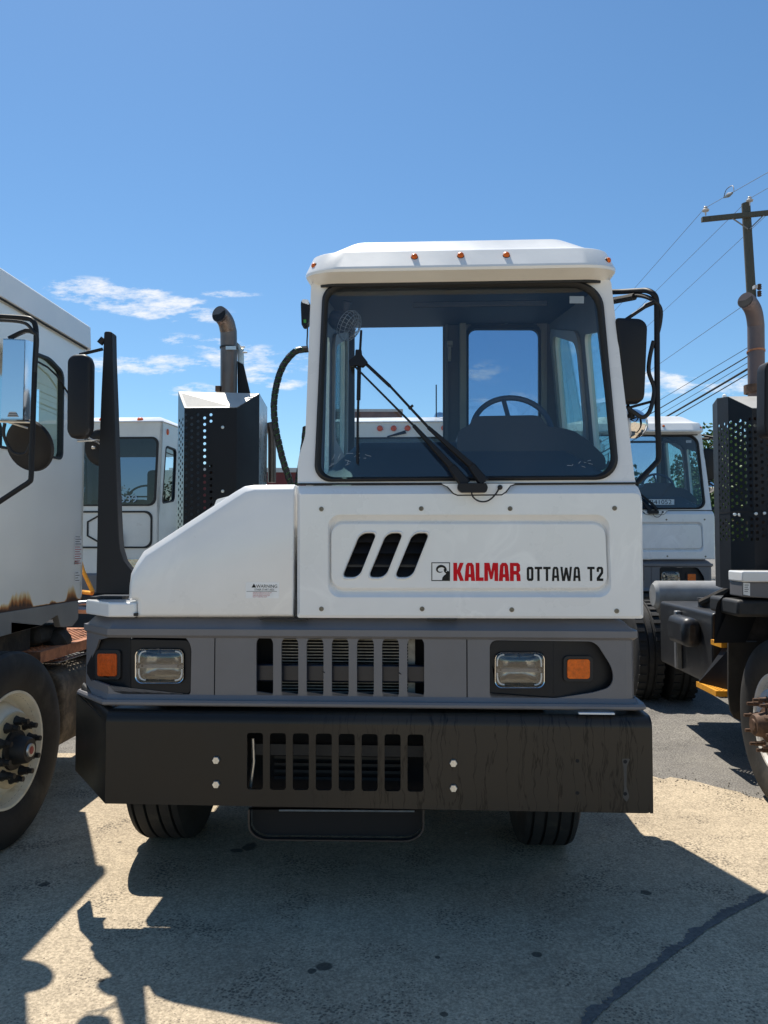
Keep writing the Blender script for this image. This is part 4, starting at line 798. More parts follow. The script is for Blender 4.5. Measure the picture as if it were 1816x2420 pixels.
    for ci in range(3):
        for k in range(19):
            s_ = .22 + .27 * ci; z_ = zf - .07 - k * .041 - (.02 if ci % 2 else 0); b0 = lp + ld * s_; dn_ = ld.normalized()
            lh.append([b0 + V((0, 0, z_)) + dn_ * math.cos(t) * .011 + V((0, 0, math.sin(t) * .011)) for t in [2 * math.pi * j / 8 for j in range(8)]])
    MB().sheet([[V((xa, ye, zbm)), V((xa, ye, zf)), V((xc0, ye + .1, zr_)), V((xc0, ye + .1, zbm))]] + lh, (.003, .003, 0)).build('perforated_side', 'guard_sheen', G)
    b = MB(); b.sheet([[V((xb, ye, zbm)), V((xb, ye, zf)), V((xd, ye + .2, zr_)), V((xd, ye + .2, zbm))]], (0, .004, 0)).build('guard_flank', 'powder_black', G)
    MB().sheet([[V((xd, ye + .2, zbm)), V((xd, ye + .2, zr_)), V((xe, ye + .62, zr_ - .02)), V((xe, ye + .62, zbm))]], (-.004, 0, 0)).build('guard_shield', 'steel_plate', G)
    MB().sheet([[V((xa, ye, zf)), V((xc0, ye + .1, zr_)), V((xd, ye + .2, zr_)), V((xb, ye, zf))]], (0, 0, -.004)).sheet([[V((xc0, ye + .1, zr_)), V((xc0, ye + .62, zr_)), V((xe, ye + .62, zr_ - .02)), V((xd, ye + .2, zr_))]], (0, 0, -.004)).build('guard_top', 'bare_sheet', G)
    MB().sheet([[V((xc0, ye + .1, zbm)), V((xc0, ye + .1, zr_)), V((xc0, ye + .62, zr_)), V((xc0, ye + .62, zbm))]], (.004, 0, 0)).build('guard_back_side', 'powder_black', G)
    MB().lathe([(.11, 0), (.11, zf - zbm - .1)], V(((xa + xb) / 2 + .03, ye + .3, zbm)), (0, 0, 1), 24, cap=True).build('muffler', 'exhaust_steel', G)
    for (u, v) in ((527, 1010), (527, 1161)):
        c_ = T.y(u, v, ye); MB().lathe([(.011, -.001), (.010, .006), (0, .007)], c_, (0, -1, 0), 10).build('guard_bolt', 'zinc', G)
    c0_ = T.y(541, 930, ye + .3); rp = .056; pth = [V((c0_.x, c0_.y, c0_.z - .3)), c0_, T.y(541, 800, ye + .3), T.y(539, 778, ye + .29), T.y(534, 760, ye + .27), T.y(525, 747, ye + .24), T.y(518, 742, ye + .21)]
    ex = MB().tube(pth, rp, 24, 5).build('exhaust_pipe', 'exhaust_steel', P)
    e_ = pth[-1]; MB().lathe([(.05, 0), (.0, -.001)], e_ + V((-.01, -.012, .004)) * 0 + (pth[-1] - pth[-2]).normalized() * .001, (pth[-1] - pth[-2]), 20).build('pipe_mouth', 'inside_black', ex)
    cl_ = T.y(541, 822, ye + .3); MB().lathe([(rp + .001, -.007), (rp + .004, -.006), (rp + .004, .006), (rp + .001, .007)], cl_, (0, 0, 1), 24).build('pipe_clamp', 'stud_black', ex)
    a = T.y(534, 818, ye + .235); b_ = T.y(558, 826, ye + .235); MB().box(a.x, b_.x, ye + .235, ye + .243, b_.z, a.z).build('clamp_plate', 'zinc', ex)
    q = T.ys([(560, 808), (576, 823), (577, 862), (562, 856)], ye + .33); MB().sheet([q], (0, .006, 0)).build('pipe_bracket', 'zinc', ex)
    q = T.ys([(561, 853), (575, 860), (591, 929), (562, 929)], ye + .33); MB().sheet([q], (0, .02, 0)).build('bracket_post', 'powder_black', ex)
    for (u, v) in ((574, 820), (580, 833)): MB().tube([T.y(u - 6, v, ye + .31), T.y(u + 5, v, ye + .31)], .006, 8).build('bracket_bolt', 'zinc', ex)
    a = T.y(511, 913, ye + .28); b_ = T.y(522, 926, ye + .28); MB().box(a.x, b_.x, ye + .26, ye + .3, b_.z, a.z + .0).build('guard_clip', 'stud_rust', ex)
    # curved tail pipe seen right of the guard
    MB().tube([T.y(636, 1000, ye + .7), T.y(640, 1015, ye + .7), T.y(643, 1040, ye + .7), T.y(643, 1140, ye + .7)], .03, 12, 4).build('exhaust_elbow', 'exhaust_steel', ex)
    # ---- hoses
    hp = smooth_path([T.y(u, v, 1.25) for (u, v) in ((726, 825), (710, 827), (694, 834), (671, 862), (656, 902), (648, 953), (651, 1004), (661, 1054), (673, 1100), (694, 1160))], 8)
    def spiral(pts, r_in, nm, m2):
        h = MB().tube(pts, r_in, 10).build('air_hose', m2, P)
        T_ = [(pts[min(i + 1, len(pts) - 1)] - pts[max(i - 1, 0)]).normalized() for i in range(len(pts))]
        # resample
        L_tot = 0; acc = [0]
        for i in range(1, len(pts)): L_tot += (pts[i] - pts[i - 1]).length; acc.append(L_tot)
        n_ = int(L_tot / .0045); P2 = []; fr_ = []; a_ = T_[0].cross(V((0, 1, 0))).normalized(); j = 0
        for k in range(n_ + 1):
            s_ = L_tot * k / n_
            while j < len(pts) - 2 and acc[j + 1] < s_: j += 1
            f_ = (s_ - acc[j]) / max(acc[j + 1] - acc[j], 1e-6); p = pts[j].lerp(pts[j + 1], f_); t_ = T_[j].lerp(T_[j + 1], f_).normalized(); a_ = (a_ - t_ * a_.dot(t_)).normalized(); b2 = t_.cross(a_); an = s_ / .034 * 2 * math.pi
            P2.append((p, t_, a_ * math.cos(an) + b2 * math.sin(an)))
        mb = MB(); l_ = []; r_ = []; l2 = []
        for (p, t_, o) in P2: l_.append(p + o * (r_in + .006) - t_ * .0145); r_.append(p + o * (r_in + .006) + t_ * .0145); l2.append(p + o * (r_in + .0) + t_ * .015)
        mb.loft([l_, r_, l2], False, False, closed=False).build('hose_wrap', 'hose_black', h)
    spiral(hp, .0145, 'air_hose', 'hose_green')
    spiral(smooth_path([T.y(u, v, 1.2) for (u, v) in ((722, 1010), (719, 1045), (714, 1080), (706, 1125), (700, 1160))], 8), .0115, 'air_hose', 'hose_green')
    # ---- work lamp at the cab's left
    q = rnd(T.ys([(711, 716), (714, 708), (730, 710), (733, 722), (730, 762), (722, 771), (713, 770)], .9), .01, 3); wl = MB().sheet([q], (0, .06, 0)).build('work_lamp', 'powder_black', P, bevel=.008)
    MB().sheet([rnd(T.ys([(713, 714), (715, 707), (729, 708), (731, 720)], .895), .006, 3)], (0, .05, 0)).build('lamp_cap', 'sticker_white', wl)
    q = T.ys(quad(718, 724, 755, 763), .898); MB().sheet([q], (0, .002, 0)).build('lamp_badge', 'hose_green', wl)
    MB().tube([T.y(727, 765, .92), T.y(727, 790, .95), T.y(726, 812, 1.), T.y(728, 826, 1.2)], .004, 6, 4).build('lamp_cable', 'rubber_seal', wl)
    # ---- right mirror assembly
    yM = .22
    mt = smooth_path([T.y(1447, 690, .45), T.y(1475, 689, .40), T.y(1512, 687, .30), T.y(1530, 687, .25), T.y(1545, 695, yM), T.y(1552, 712, yM), T.y(1553, 760, yM), T.y(1554, 960, yM), T.y(1557, 1060, yM), T.y(1556, 1085, yM), T.y(1549, 1096, .21), T.y(1503, 1143, .14)], 6)
    mf = MB().tube(mt, .0125, 12).build('mirror_frame', 'powder_black', P)
    MB().tube([T.y(1447, 708, .45), T.y(1475, 703, .40), T.y(1510, 698, .30), T.y(1542, 708, yM), T.y(1561, 730, yM), T.y(1560, 765, yM), T.y(1551, 800, yM)], .010, 8, 5).tube([T.y(1448, 711, .45), T.y(1500, 701, .32)], .017, 8).build('mirror_cable', 'rubber_seal', mf)
    MB().tube([T.y(1545, 806, yM), T.y(1536, 845, yM), T.y(1534, 880, yM), T.y(1546, 916, yM), T.y(1543, 948, .21), T.y(1534, 975, .2), T.y(1519, 986, .2), T.y(1500, 975, .2), T.y(1484, 963, .2)], .0095, 8, 6).build('mirror_cable', 'rubber_seal', mf)
    MB().tube([T.y(1480, 755, .2), T.y(1522, 727, .2), T.y(1526, 723, .2), T.y(1549, 713, .22)], [.008, .008, .011, .011], 8).build('mirror_arm', 'powder_black', mf)
    MB().tube([T.y(1485, 964, .2), T.y(1551, 946, .22)], .006, 8).build('mirror_arm', 'powder_black', mf)
    mh = rnd(T.ys([(1448, 757), (1524, 760), (1516, 955), (1462, 958)], .24), [.02, .045, .03, .02], 6)
    MB().loft([[p + V((0, .02, 0)) for p in scl(mh, .012)], mh, [p + V((0, -.04, 0)) for p in mh], [p + V((0, -.054, 0)) for p in scl(mh, .006)], [p + V((0, -.058, 0)) for p in scl(mh, .018)]], True, True).build('mirror_housing', 'black_plastic', mf, sharp=50)
    cc = T.y(1497, 1000, .3); MB().lathe([(0, -.035), (.03, -.03), (.055, -.015), (.068, .008), (.069, .014), (0, .02)], cc, (.05, -1, 0) and (.05, 1, 0), 30).build('round_mirror', 'chrome', mf, sharp=50)
    MB().tube([T.y(1484, 960, .24), T.y(1490, 975, .27), T.y(1493, 992, .28)], .010, 8).build('mirror_stem', 'powder_black', mf)
    # ---- chassis and wheels
    ch = MB()
    ch.box(-.43, -.36, .25, 4.9, .62, .86).box(.36, .43, .25, 4.9, .62, .86).box(-.36, .36, .5, .6, .6, .8).box(-.36, .36, 2.4, 2.5, .64, .84).box(-.36, .36, 4.8, 4.9, .62, .86)
    ch.box(-.5, 1.0, .3, 1.7, zb - .5, zb - .43)
    ch.tube([(-1.05, .96, .5), (.7, .96, .5)], .06, 10).tube([(-.7, 3.75, .5), (.7, 3.75, .5)], .09, 12); ch.build('chassis', 'frame_black', P)
    MB().box(-1.25, 1.1, 1.0, 3.0, .93, .96).build('catwalk', 'frame_black', P)  # deck plate added and run forward to keep sun off the ground below
    MB().box(-.95, -.5, 1.9, 3.0, .45, .9).build('battery_box', 'frame_black', P, bevel=.02)
    MB().box(.5, .98, 1.7, 3.0, .42, .92).build('fuel_tank', 'frame_black', P, bevel=.06)
    MB().box(-.34, .34, .45, 2.4, .55, 1.15).build('engine', 'inside_black', P, bevel=.03)  # plain black block added to stop sunlight under the bumper
    MB().box(-1.25, -.45, .45, 1.1, 1.06, 1.18).build('fender', 'black_plastic', P, bevel=.02)
    MB().box(.62, 1.1, .4, 1.6, zb - .6, zb - .52).build('cab_base_sunblock', 'black_plastic', P, bevel=.02)  # unseen plate added to block sun from under the cab
    lw = T.y(365, 1985, .8).x
    wheel(P, -1.16, .96, .5, -1, w=.29, steer=R(0)); wheel(P, .78, .96, .5, 1, w=.29)
    for sx_ in (-1, 1):
        wheel(P, sx_ * .98, 3.75, .5, sx_, w=.27, name='wheel'); t = MB().lathe([(.28, -.13), (.33, -.137), (.44, -.134), (.49, -.12), (.5, -.1), (.5, .1), (.49, .12), (.44, .134), (.33, .137), (.28, .13)], (sx_ * .66, 3.75, .5), (1, 0, 0), 48).build('inner_tyre', 'tyre_rubber', P)
    MB().sheet([rnd([V((-.45, 3.2, 1.1)), V((.45, 3.2, 1.1)), V((.5, 4.0, 1.1)), V((.15, 4.5, 1.05)), V((-.15, 4.5, 1.05)), V((-.5, 4.0, 1.1))], .08, 4)], (0, 0, .06)).build('fifth_wheel', 'frame_black', P)
mat('stone_grit', (.20, .175, .14), .9, var=.4, vs=40)
mat('scratch_white', (.35, .4, .45), .5)
mat('screw_brown', (.20, .18, .14), .5, metal=.5, var=.3, vs=60)
mat('guard_sheen', (.22, .23, .25), .32, metal=.85)  # lighter metal copy of the guard black, carries the side's glancing sky sheen
mat('dash_dark_shaded', (.018, .023, .034), .6)  # dashboard colour darkened to cancel the stronger light on the upright cowl
mat('bare_sheet', (.55, .53, .49), .5, metal=.2, var=.1, vs=6)
mat('skirt_dull', (.065, .06, .055), .6, var=.2, vs=20)
mat('dash_blue_dark', (.008, .013, .026), .3, var=.2, vs=8)
mat('tag_grey', (.38, .4, .42), .5)
mat('cage_grey', (.35, .38, .42), .35, metal=.6)
build_main(main)
# ================================================================== second row, right: same kind of truck, unlettered
W0 = Frame(0, 0, 0, 0)
SK = ('lettering', 'emblem', 'emblem_eye', 'warning_label', 'label_text', 'label_mark', 'label_rule', 'muffler_guard', 'exhaust_pipe', 'air_hose', 'hood_riser')
tr2 = copy_tree(main, None, SK); tr2.location = (2.80, 9.2, .15)
tr2['label'] = 'plain white yard truck in the second row with a white number strip behind its windscreen'
T2 = Frame(2.80, 9.2, .15, YAW)
q = T2.ys(quad(1534, 1594, 1180, 1193), .30); pl = MB().sheet([q], (0, 0, 0)).build('number_strip', 'sticker_white', tr2)
text_mesh('B41052', .075, 'strip_number', 'decal_black', pl, q[3] + V((.01, -.002, .008)), 1.15)
# ================================================================== older trucks
def old_truck(F, P, markers, number=None):
    w = .78; ZR = 3.07
    # front face with window opening
    op = rnd([V((-.70, 0, 1.99)), V((-.73, 0, 2.87)), V((.73, 0, 2.87)), V((.70, 0, 1.99))], .09, 6)
    fo = [V((-w + .03, 0, .95)), V((-w + .03, 0, 1.9)), V((-w, 0, ZR)), V((w, 0, ZR)), V((w - .03, 0, 1.9)), V((w - .03, 0, .95))]
    b = MB(); b.sheet([fo, op], (0, .03, 0))
    def sw(s, y, z): return V((s * (w - .03 * (1 if z < 1.9 else max(0, (ZR - z) / (ZR - 1.9)))), y, z))
    hs_ = []
    for s_ in (1, -1):
        h1 = rnd([sw(s_, .10, 2.02), sw(s_, .16, 2.78), sw(s_, .56, 2.78), sw(s_, .56, 2.08)], .06, 4)
        h2 = rnd([sw(s_, .72, 1.95), sw(s_, .72, 2.78), sw(s_, 1.35, 2.78), sw(s_, 1.35, 1.95)], .07, 4)
        hs_.append((h1, h2)); b.sheet([[sw(s_, .0, .95), sw(s_, 0, 1.9), sw(s_, 0, ZR), sw(s_, 1.55, ZR + .06), sw(s_, 1.55, .95)], h1, h2], (-.03 * s_, 0, 0))
    b.sheet([[V((-w, 1.55, .95)), V((-w, 1.55, ZR + .06)), V((w, 1.55, ZR + .06)), V((w, 1.55, .95))], rnd([V((-.5, 1.55, 2.0)), V((-.5, 1.55, 2.8)), V((.5, 1.55, 2.8)), V((.5, 1.55, 2.0))], .06, 4)], (0, -.03, 0))
    b.build('cab_body', 'old_white', P)
    MB().loft([[V((-w - .02, -.02, ZR)), V((w + .02, -.02, ZR)), V((w + .02, 1.6, ZR + .07)), V((-w - .02, 1.6, ZR + .07))], [V((-w - .015, -.015, ZR + .012)), V((w + .015, -.015, ZR + .012)), V((w + .015, 1.6, ZR + .08)), V((-w - .015, 1.6, ZR + .08))], [V((-w + .12, .28, ZR + .11)), V((w - .12, .28, ZR + .11)), V((w - .12, 1.5, ZR + .15)), V((-w + .12, 1.5, ZR + .15))]], True, True).build('roof', 'roof_white', P)
    def seal(l, th, n, nm='window_seal'):
        c = sum(l, V()) / len(l); inn = [c + (p - c) * (1 - th / max((p - c).length, .01)) for p in l]; out = [c + (p - c) * (1 + th * .6 / max((p - c).length, .01)) for p in l]; n = V(n)
        return MB().sheet([[p + n * .008 for p in out], [p + n * .008 for p in inn]], -n * .03).build(nm, 'rubber_seal', P)
    seal(op, .02, (0, -1, 0), 'windscreen_seal'); MB().sheet([op], (0, 0, 0)).build('windscreen', 'dark_glass', P).location.y = .012
    for s_, (h1, h2) in zip((1, -1), hs_):
        for h in (h1, h2): seal(h, .012, (s_, 0, 0)); MB().sheet([h], (0, 0, 0)).build('side_window', 'tint_glass', P).location.x = -.012 * s_
        dl = MB().box(*((w - .006, w - .001) if s_ > 0 else (-w + .001, -w + .006)), .635, .645, 1.25, 2.95).build('door_gap', 'rubber_seal', P); dl.location.x = .004 * s_ if True else 0
        MB().tube([V((s_ * (w + .01), .60, 1.62)), V((s_ * (w + .03), .63, 1.75))], .012, 6).build('door_handle', 'powder_black', P)
        mk = MB().lathe([(.042, 0), (.038, .012), (0, .02)], (s_ * (w - .004), .2, ZR - .10), (s_, 0, 0), 12).build('side_marker', 'red_orange_lens', P); mk.scale = (1, 1, 1)
    # black rounded trim on the nose
    to = rnd([V((-.67, 0, 1.44)), V((-.67, 0, 1.92)), V((.67, 0, 1.92)), V((.67, 0, 1.44))], .09, 6); c = sum(to, V()) / len(to)
    ti = [V((p.x - math.copysign(.022, p.x - c.x), 0, p.z - math.copysign(.022, p.z - c.z))) for p in to]
    MB().sheet([[p + V((0, -.012, 0)) for p in to], [p + V((0, -.012, 0)) for p in ti]], (0, .012, 0)).build('nose_trim', 'rubber_seal', P)
    hx = [V((.19 * math.cos(R(a)), 0, .19 * math.sin(R(a)))) + V((.02, 0, 1.69)) for a in (30, 90, 150, 210, 270, 330)]; hi = [V((.02, 0, 1.69)) + (p - V((.02, 0, 1.69))) * .88 for p in hx]
    MB().sheet([[p + V((0, -.010, 0)) for p in hx], [p + V((0, -.010, 0)) for p in hi]], (0, .01, 0)).build('nose_hexagon', 'rubber_seal', P)
    MB().tube([V((.22, -.02, 1.35)), V((.30, -.05, 1.50)), V((.26, -.06, 1.62)), V((.14, -.04, 1.66))], .02, 8, 5).build('grab_hose', 'rubber_seal', P)
    for s_ in (-1, 1): MB().sheet([rnd([V((s_ * .45 - .1, -.02, 1.18)), V((s_ * .45 - .1, -.02, 1.30)), V((s_ * .45 + .1, -.02, 1.30)), V((s_ * .45 + .1, -.02, 1.18))], .02, 3)], (0, .02, 0)).build('headlight', 'reflector_silver', P)
    MB().box(-1.15, 1.15, -.12, .1, .5, .85).build('bumper', 'frame_black', P, bevel=.02)
    MB().box(-1.05, 1.05, -.03, 1.5, .85, 1.12).build('lower_nose', 'fascia_grey', P, bevel=.03)
    MB().box(-.7, .7, .1, .5, 1.95, 2.02).box(-.2, .5, .2, .45, 2.0, 2.08).build('dashboard', 'dash_dark', P, bevel=.03)
    sw_ = MB(); c0 = V((.35, .55, 2.14)); rr = .2; n_ = V((0, -.8, .6)); e2 = V((0, .6, .8))
    sw_.tube([c0 + V((math.cos(t) * rr, 0, 0)) + e2 * math.sin(t) * rr for t in [2 * math.pi * k / 32 for k in range(33)]], .014, 8, cap=False).tube([c0 - V((rr, 0, 0)), c0 + V((rr, 0, 0))], .012, 6).build('steering_wheel', 'rubber_seal', P)
    MB().box(.24, .62, .95, 1.15, 1.9, 2.55).build('seat', 'seat_fabric', P, bevel=.06, seg=3)
    MB().tube([V((.15, -.03, 2.94)), V((-.08, -.02, 2.88))], [.022, .008], 8).build('wiper', 'powder_black', P)
    for x in markers: MB().lathe([(.038, 0), (.035, .025), (.022, .038), (0, .042)], V((x[0], x[1], x[2])), V(x[3]), 16).build('marker_light', 'red_orange_lens', P)
    for s_ in (-1, 1):
        wheel(P, s_ * .93, .75, .5, s_, w=.28); MB().lathe([(.28, -.27), (.44, -.27), (.5, -.24), (.5, .24), (.44, .27), (.28, .27)], (s_ * .85, 3.8, .5), (1, 0, 0), 40).build('rear_tyres', 'tyre_rubber', P)
    MB().box(-.42, .42, .3, 5.0, .6, .85).build('chassis', 'frame_black', P)
    if number:
        text_mesh(number, .13, 'windscreen_number', 'sticker_blue', P, (.17, -.004, 2.03), 1.2)
mat('sticker_blue', (.35, .5, .6), .5)
ob = Frame(-3.50, 9.6, .15, YAW); o1 = empty('yard_truck', ob.o, -YAW, 'older white cab truck with black trimmed nose and dark windscreen, behind the mirror mast', 'truck', 'white yard trucks')
old_truck(ob, o1, [(.48, .06, 3.10, (0, -.2, 1)), (0.0, .06, 3.10, (0, -.2, 1)), (-.48, .06, 3.10, (0, -.2, 1))], '7839')
o1.scale = (1, 1, .952)
oc = Frame(.12, 9.6, .15, YAW); o2 = empty('yard_truck', oc.o, -YAW, 'white truck behind the front one, its roof and orange lights seen through the windscreen', 'truck', 'white yard trucks')
old_truck(oc, o2, [(x, -.0, 2.99, (0, -1, .1)) for x in (-.17, 0, .17, .62, -.62)])
o2.scale = (1, 1, .952)
MB().tube([V((.53, .3, 3.1)), V((.53, .3, 3.62))], .008, 6).build('antenna', 'powder_black', o2)
MB().lathe([(.08, 0), (.085, .03), (.06, .09), (0, .11)], V((.58, .6, 3.2)), (0, 0, 1), 20).build('roof_dome', 'chrome', o2)
# ================================================================== left neighbour, seen along its side
Lf = Frame(-2.05, 4.2, 0, YAW)
lt = empty('yard_truck', Lf.o, -YAW, 'rust-streaked white truck at the left edge, seen along its door with a chrome mirror', 'truck', 'white yard trucks')
def build_left(P):
    F = Lf; yr = F.x(199, 1100, 0).y; zs = F.x(100, 1432, 0).z; yfr = -.22
    zseam = F.x(100, 765, 0).z; zt = F.x(100, 700, 0).z
    win = rnd([F.x(u, v, 0) for (u, v) in ((-75, 742), (100, 838), (150, 872), (147, 1090), (-75, 1030))], [.05, .05, .07, .05, .05], 5)
    win = rnd([V((0, -.12, F.x(30, 870, 0).z)), V((0, F.x(30, 790, 0).y, F.x(60, 826, 0).z)), F.x(118, 845, 0), F.x(151, 880, 0), F.x(148, 1088, 0), V((0, -.12, F.x(80, 1078, 0).z))], [.05, .05, .04, .05, .05, .05], 5)
    b = MB(); so_ = [V((0, yfr, zs)), V((0, yfr, zseam - .02)), V((0, yr - .02, zseam + .02)), V((0, yr, zseam - .15)), V((0, yr, zs + .12)), V((0, yr - .04, zs))]
    b.sheet([rnd(so_, [0, 0, .04, .05, .02, .02], 3), win], (-.03, 0, 0))
    wo_ = rnd([V((-1.5, -.15, 1.85)), V((-1.5, -.15, 2.72)), V((-1.5, yr - .1, 2.72)), V((-1.5, yr - .1, 1.85))], .06, 4); b.sheet([[V((-1.5, yfr, zs)), V((-1.5, yfr, zseam)), V((-1.5, yr, zseam)), V((-1.5, yr, zs))], wo_], (.03, 0, 0))
    b.sheet([[V((0, yfr, zs)), V((0, yfr, zseam)), V((-1.5, yfr, zseam)), V((-1.5, yfr, zs))], [V((-.1, yfr, 1.95)), V((-.1, yfr, 2.72)), V((-1.4, yfr, 2.72)), V((-1.4, yfr, 1.95))]], (0, .03, 0))
    b.sheet([[V((0, yr, zs)), V((0, yr, zseam)), V((-1.5, yr, zseam)), V((-1.5, yr, zs))], [V((-.3, yr, 1.9)), V((-.3, yr, 2.6)), V((-1.2, yr, 2.6)), V((-1.2, yr, 1.9))]], (0, -.03, 0))
    b.build('cab_body', 'rusty_white', P)
    c = sum(win, V()) / len(win)
    MB().sheet([[p + V((.006, 0, 0)) for p in win], [c + (p - c) * (1 - .02 / (p - c).length) + V((.006, 0, 0)) for p in win]], (-.035, 0, 0)).build('window_seal', 'rubber_seal', P)
    MB().sheet([win], (0, 0, 0)).build('side_window', 'side_glass', P).location.x = -.014
    MB().sheet([wo_], (0, 0, 0)).build('side_window', 'side_glass', P)
    MB().box(-1.4, -.1, .05, .35, 1.8, 1.95).build('dashboard', 'dash_dark', P)
    MB().box(-1.0, -.4, .55, .75, 1.6, 2.35).build('seat', 'seat_fabric', P, bevel=.05)
    # roof cap
    r = MB(); pr = [(.012, zseam), (.026, zseam + .006), (.020, zt - .012), (.008, zt), (-.14, zt + .03), (-.3, zt + .04)]
    def ring(y, k=0.): return [V((x - k, y, z + .0 * y)) for (x, z) in pr] + [V((-1.5 - x + k, y, z)) for (x, z) in reversed(pr)]
    r.loft([ring(-.30), ring(yr + .02), ring(yr + .05, .02)], True, True).build('roof', 'roof_white', P, sharp=18)
    MB().tube([V((.016, -.3, zseam - .004)), V((.016, yr - .02, zseam - .004))], .006, 6).build('roof_seal', 'rubber_seal', P)
    MB().tube([V((.012, -.2, 2.62)), V((.012, .45, 2.62)), V((.012, .72, 2.52)), V((.010, yr - .02, 2.40))], .006, 6, 3).build('drip_rail', 'rubber_seal', P)
    # skirt
    sk = [V((.001, yfr, zs - .135)), V((.001, yfr, zs - .003)), V((.001, yr - .05, zs - .003)), V((.001, yr - .05, zs - .12)), V((.001, yr - .13, zs - .16)), V((.001, yr - .30, zs - .15)), V((.001, yr - .34, zs - .07)), V((.001, yr - .55, zs - .115))]
    MB().sheet([rnd(sk, .01, 2)], (-.04, 0, 0)).build('skirt', 'skirt_grey', P, bevel=.004)
    MB().box(-1.5, -.04, yfr, yr - .05, zs - .1, zs - .05).build('cab_floor', 'mud_black', P)
    # door gap and labels
    for (u0, u1, v0, v1) in ((177, 194, 1267, 1289), (176, 194, 1291, 1335), (176, 186, 1325, 1334), (177, 190, 1351, 1376)):
        q = [F.x(u, v, .002) for (u, v) in quad(u0, u1, v0, v1)]; ob_ = MB().sheet([q], (0, 0, 0)).build('door_label', 'sticker_white', P)
        a, z0_, z1_ = q[0], q[3].z, q[1].z; l = MB(); n = max(2, int((z1_ - z0_) / .014))
        for k in range(n):
            z = z0_ + (z1_ - z0_) * (k + .5) / n; l.sheet([[V((.0028, q[0].y + .01, z)), V((.0028, q[0].y + .01, z + .004)), V((.0028, q[1].y - .01 - .02 * (k % 2), z + .004)), V((.0028, q[1].y - .01 - .02 * (k % 2), z))]], (0, 0, 0))
        l.build('label_lines', 'label_red' if v0 in (1291, 1325) else 'wire_black', ob_)
    # mirror
    d0 = -.45
    mf = MB().tube(smooth_path([F.y(u, v, d0) for (u, v) in ((-60, 744), (0, 748), (60, 752), (76, 757), (84, 770), (86, 800), (83, 860), (80, 950), (77, 1040), (75, 1072), (74, 1128), (68, 1140), (50, 1152), (0, 1185), (-60, 1225))], 5), .0125, 10).build('mirror_frame', 'powder_black', P)
    MB().tube([F.y(-40, 757, d0 - .02), F.y(20, 758, d0 - .02), F.y(60, 764, d0 - .02), F.y(80, 785, d0 - .02), F.y(89, 800, d0 - .02), F.y(84, 880, d0 - .02)], .008, 8, 5).build('mirror_cable', 'rubber_seal', mf)
    MB().tube([F.y(22, 800, d0 + .03), F.y(62, 782, d0 + .03), F.y(82, 786, d0)], .012, 8, 3).build('mirror_arm', 'powder_black', mf)
    mh = rnd(F.ys([(6, 801), (76, 803), (75, 992), (2, 992)], d0), .012, 3)
    a, b_, c_, d_ = F.y(8, 800, d0 - .03), F.y(58, 802, d0 - .03), F.y(54, 992, d0 - .03), F.y(2, 992, d0 - .03); e, f = F.y(78, 808, d0 + .09), F.y(74, 990, d0 + .09); g_, h = F.y(-20, 800, d0 + .05), F.y(-22, 992, d0 + .05)
    MB().sheet([[g_, a, d_, h]], (0, .01, 0)).sheet([[a, b_, c_, d_]], (0, .01, 0)).sheet([[b_, e, f, c_]], (0, .01, 0)).sheet([[g_, a, b_, e, (e + g_) / 2 + V((0, .05, 0))]], (0, 0, -.006)).sheet([[h, d_, c_, f, (f + h) / 2 + V((0, .05, 0))]], (0, 0, .006)).build('mirror_back', 'mirror_steel', mf)
    q = rnd([F.y(u, v, d0 - .033) for (u, v) in ((17, 985), (22, 973), (37, 973), (44, 985))], .004, 2); lb = MB().sheet([q], (0, 0, 0)).build('mirror_label', 'tag_grey', mf)
    MB().sheet([[p + V((0, -.001, 0)) for p in F.ys(quad(22, 40, 977, 978.5), d0 - .033)]], (0, 0, 0)).sheet([[p + V((0, -.001, 0)) for p in F.ys(quad(20, 41, 981, 982.5), d0 - .033)]], (0, 0, 0)).build('label_lines', 'wire_black', lb)
    cc = F.y(70, 1053, d0 + .14); MB().lathe([(0, -.004), (.07, -.008), (.112, -.014), (.128, -.008), (.134, .006), (.130, .014), (0, .02)], cc, (.2, 1, .35), 36).build('round_mirror', 'black_plastic', mf, sharp=45)
    MB().tube([F.y(12, 1000, d0 + .02), F.y(10, 1030, d0 + .02), F.y(30, 1068, d0 + .03), F.y(60, 1072, d0 + .03), F.y(72, 1050, d0 + .02)], .008, 8, 5).build('mirror_cable', 'rubber_seal', mf)
    MB().tube([F.y(0, 996, d0), F.y(72, 998, d0)], .006, 6).tube([F.y(20, 998, d0 + .02), F.y(66, 1012, d0 + .08)], .005, 6).build('mirror_link', 'zinc', mf)
    # front wheel
    wheel(P, .01, -.10, .5, 1, w=.29, rim='rim_warm', disc='rim_cream', stud='stud_black', cap='red', dish=-.02, studlen=.07, steer=R(-3), fat=1.55)
    wheel(P, -1.5, -.10, .5, -1, w=.29)
    # rusty step grating over the tank
    zg = .93; gy0 = F.z(95, 1541, zg).y; gl = [[V((.02, gy0, zg)), V((.02, yr + .75, zg)), V((-.5, yr + .75, zg)), V((-.5, gy0, zg))]]
    y = gy0 + .04; row = 0
    while y < yr + .68:
        x = -.46 + (.018 if row % 2 else 0)
        while x < -.03: gl.append([V((x, y, zg)), V((x + .013, y + .02, zg)), V((x + .026, y, zg)), V((x + .013, y - .02, zg))]); x += .036
        y += .026; row += 1
    MB().sheet(gl, (0, 0, -.006)).build('step_grating', 'rust_bright', P)
    MB().box(.02, .026, gy0, yr + .75, zg - .065, zg).box(-.5, .026, gy0 - .006, gy0, zg - .065, zg).build('grating_edge', 'rust_bright', P)
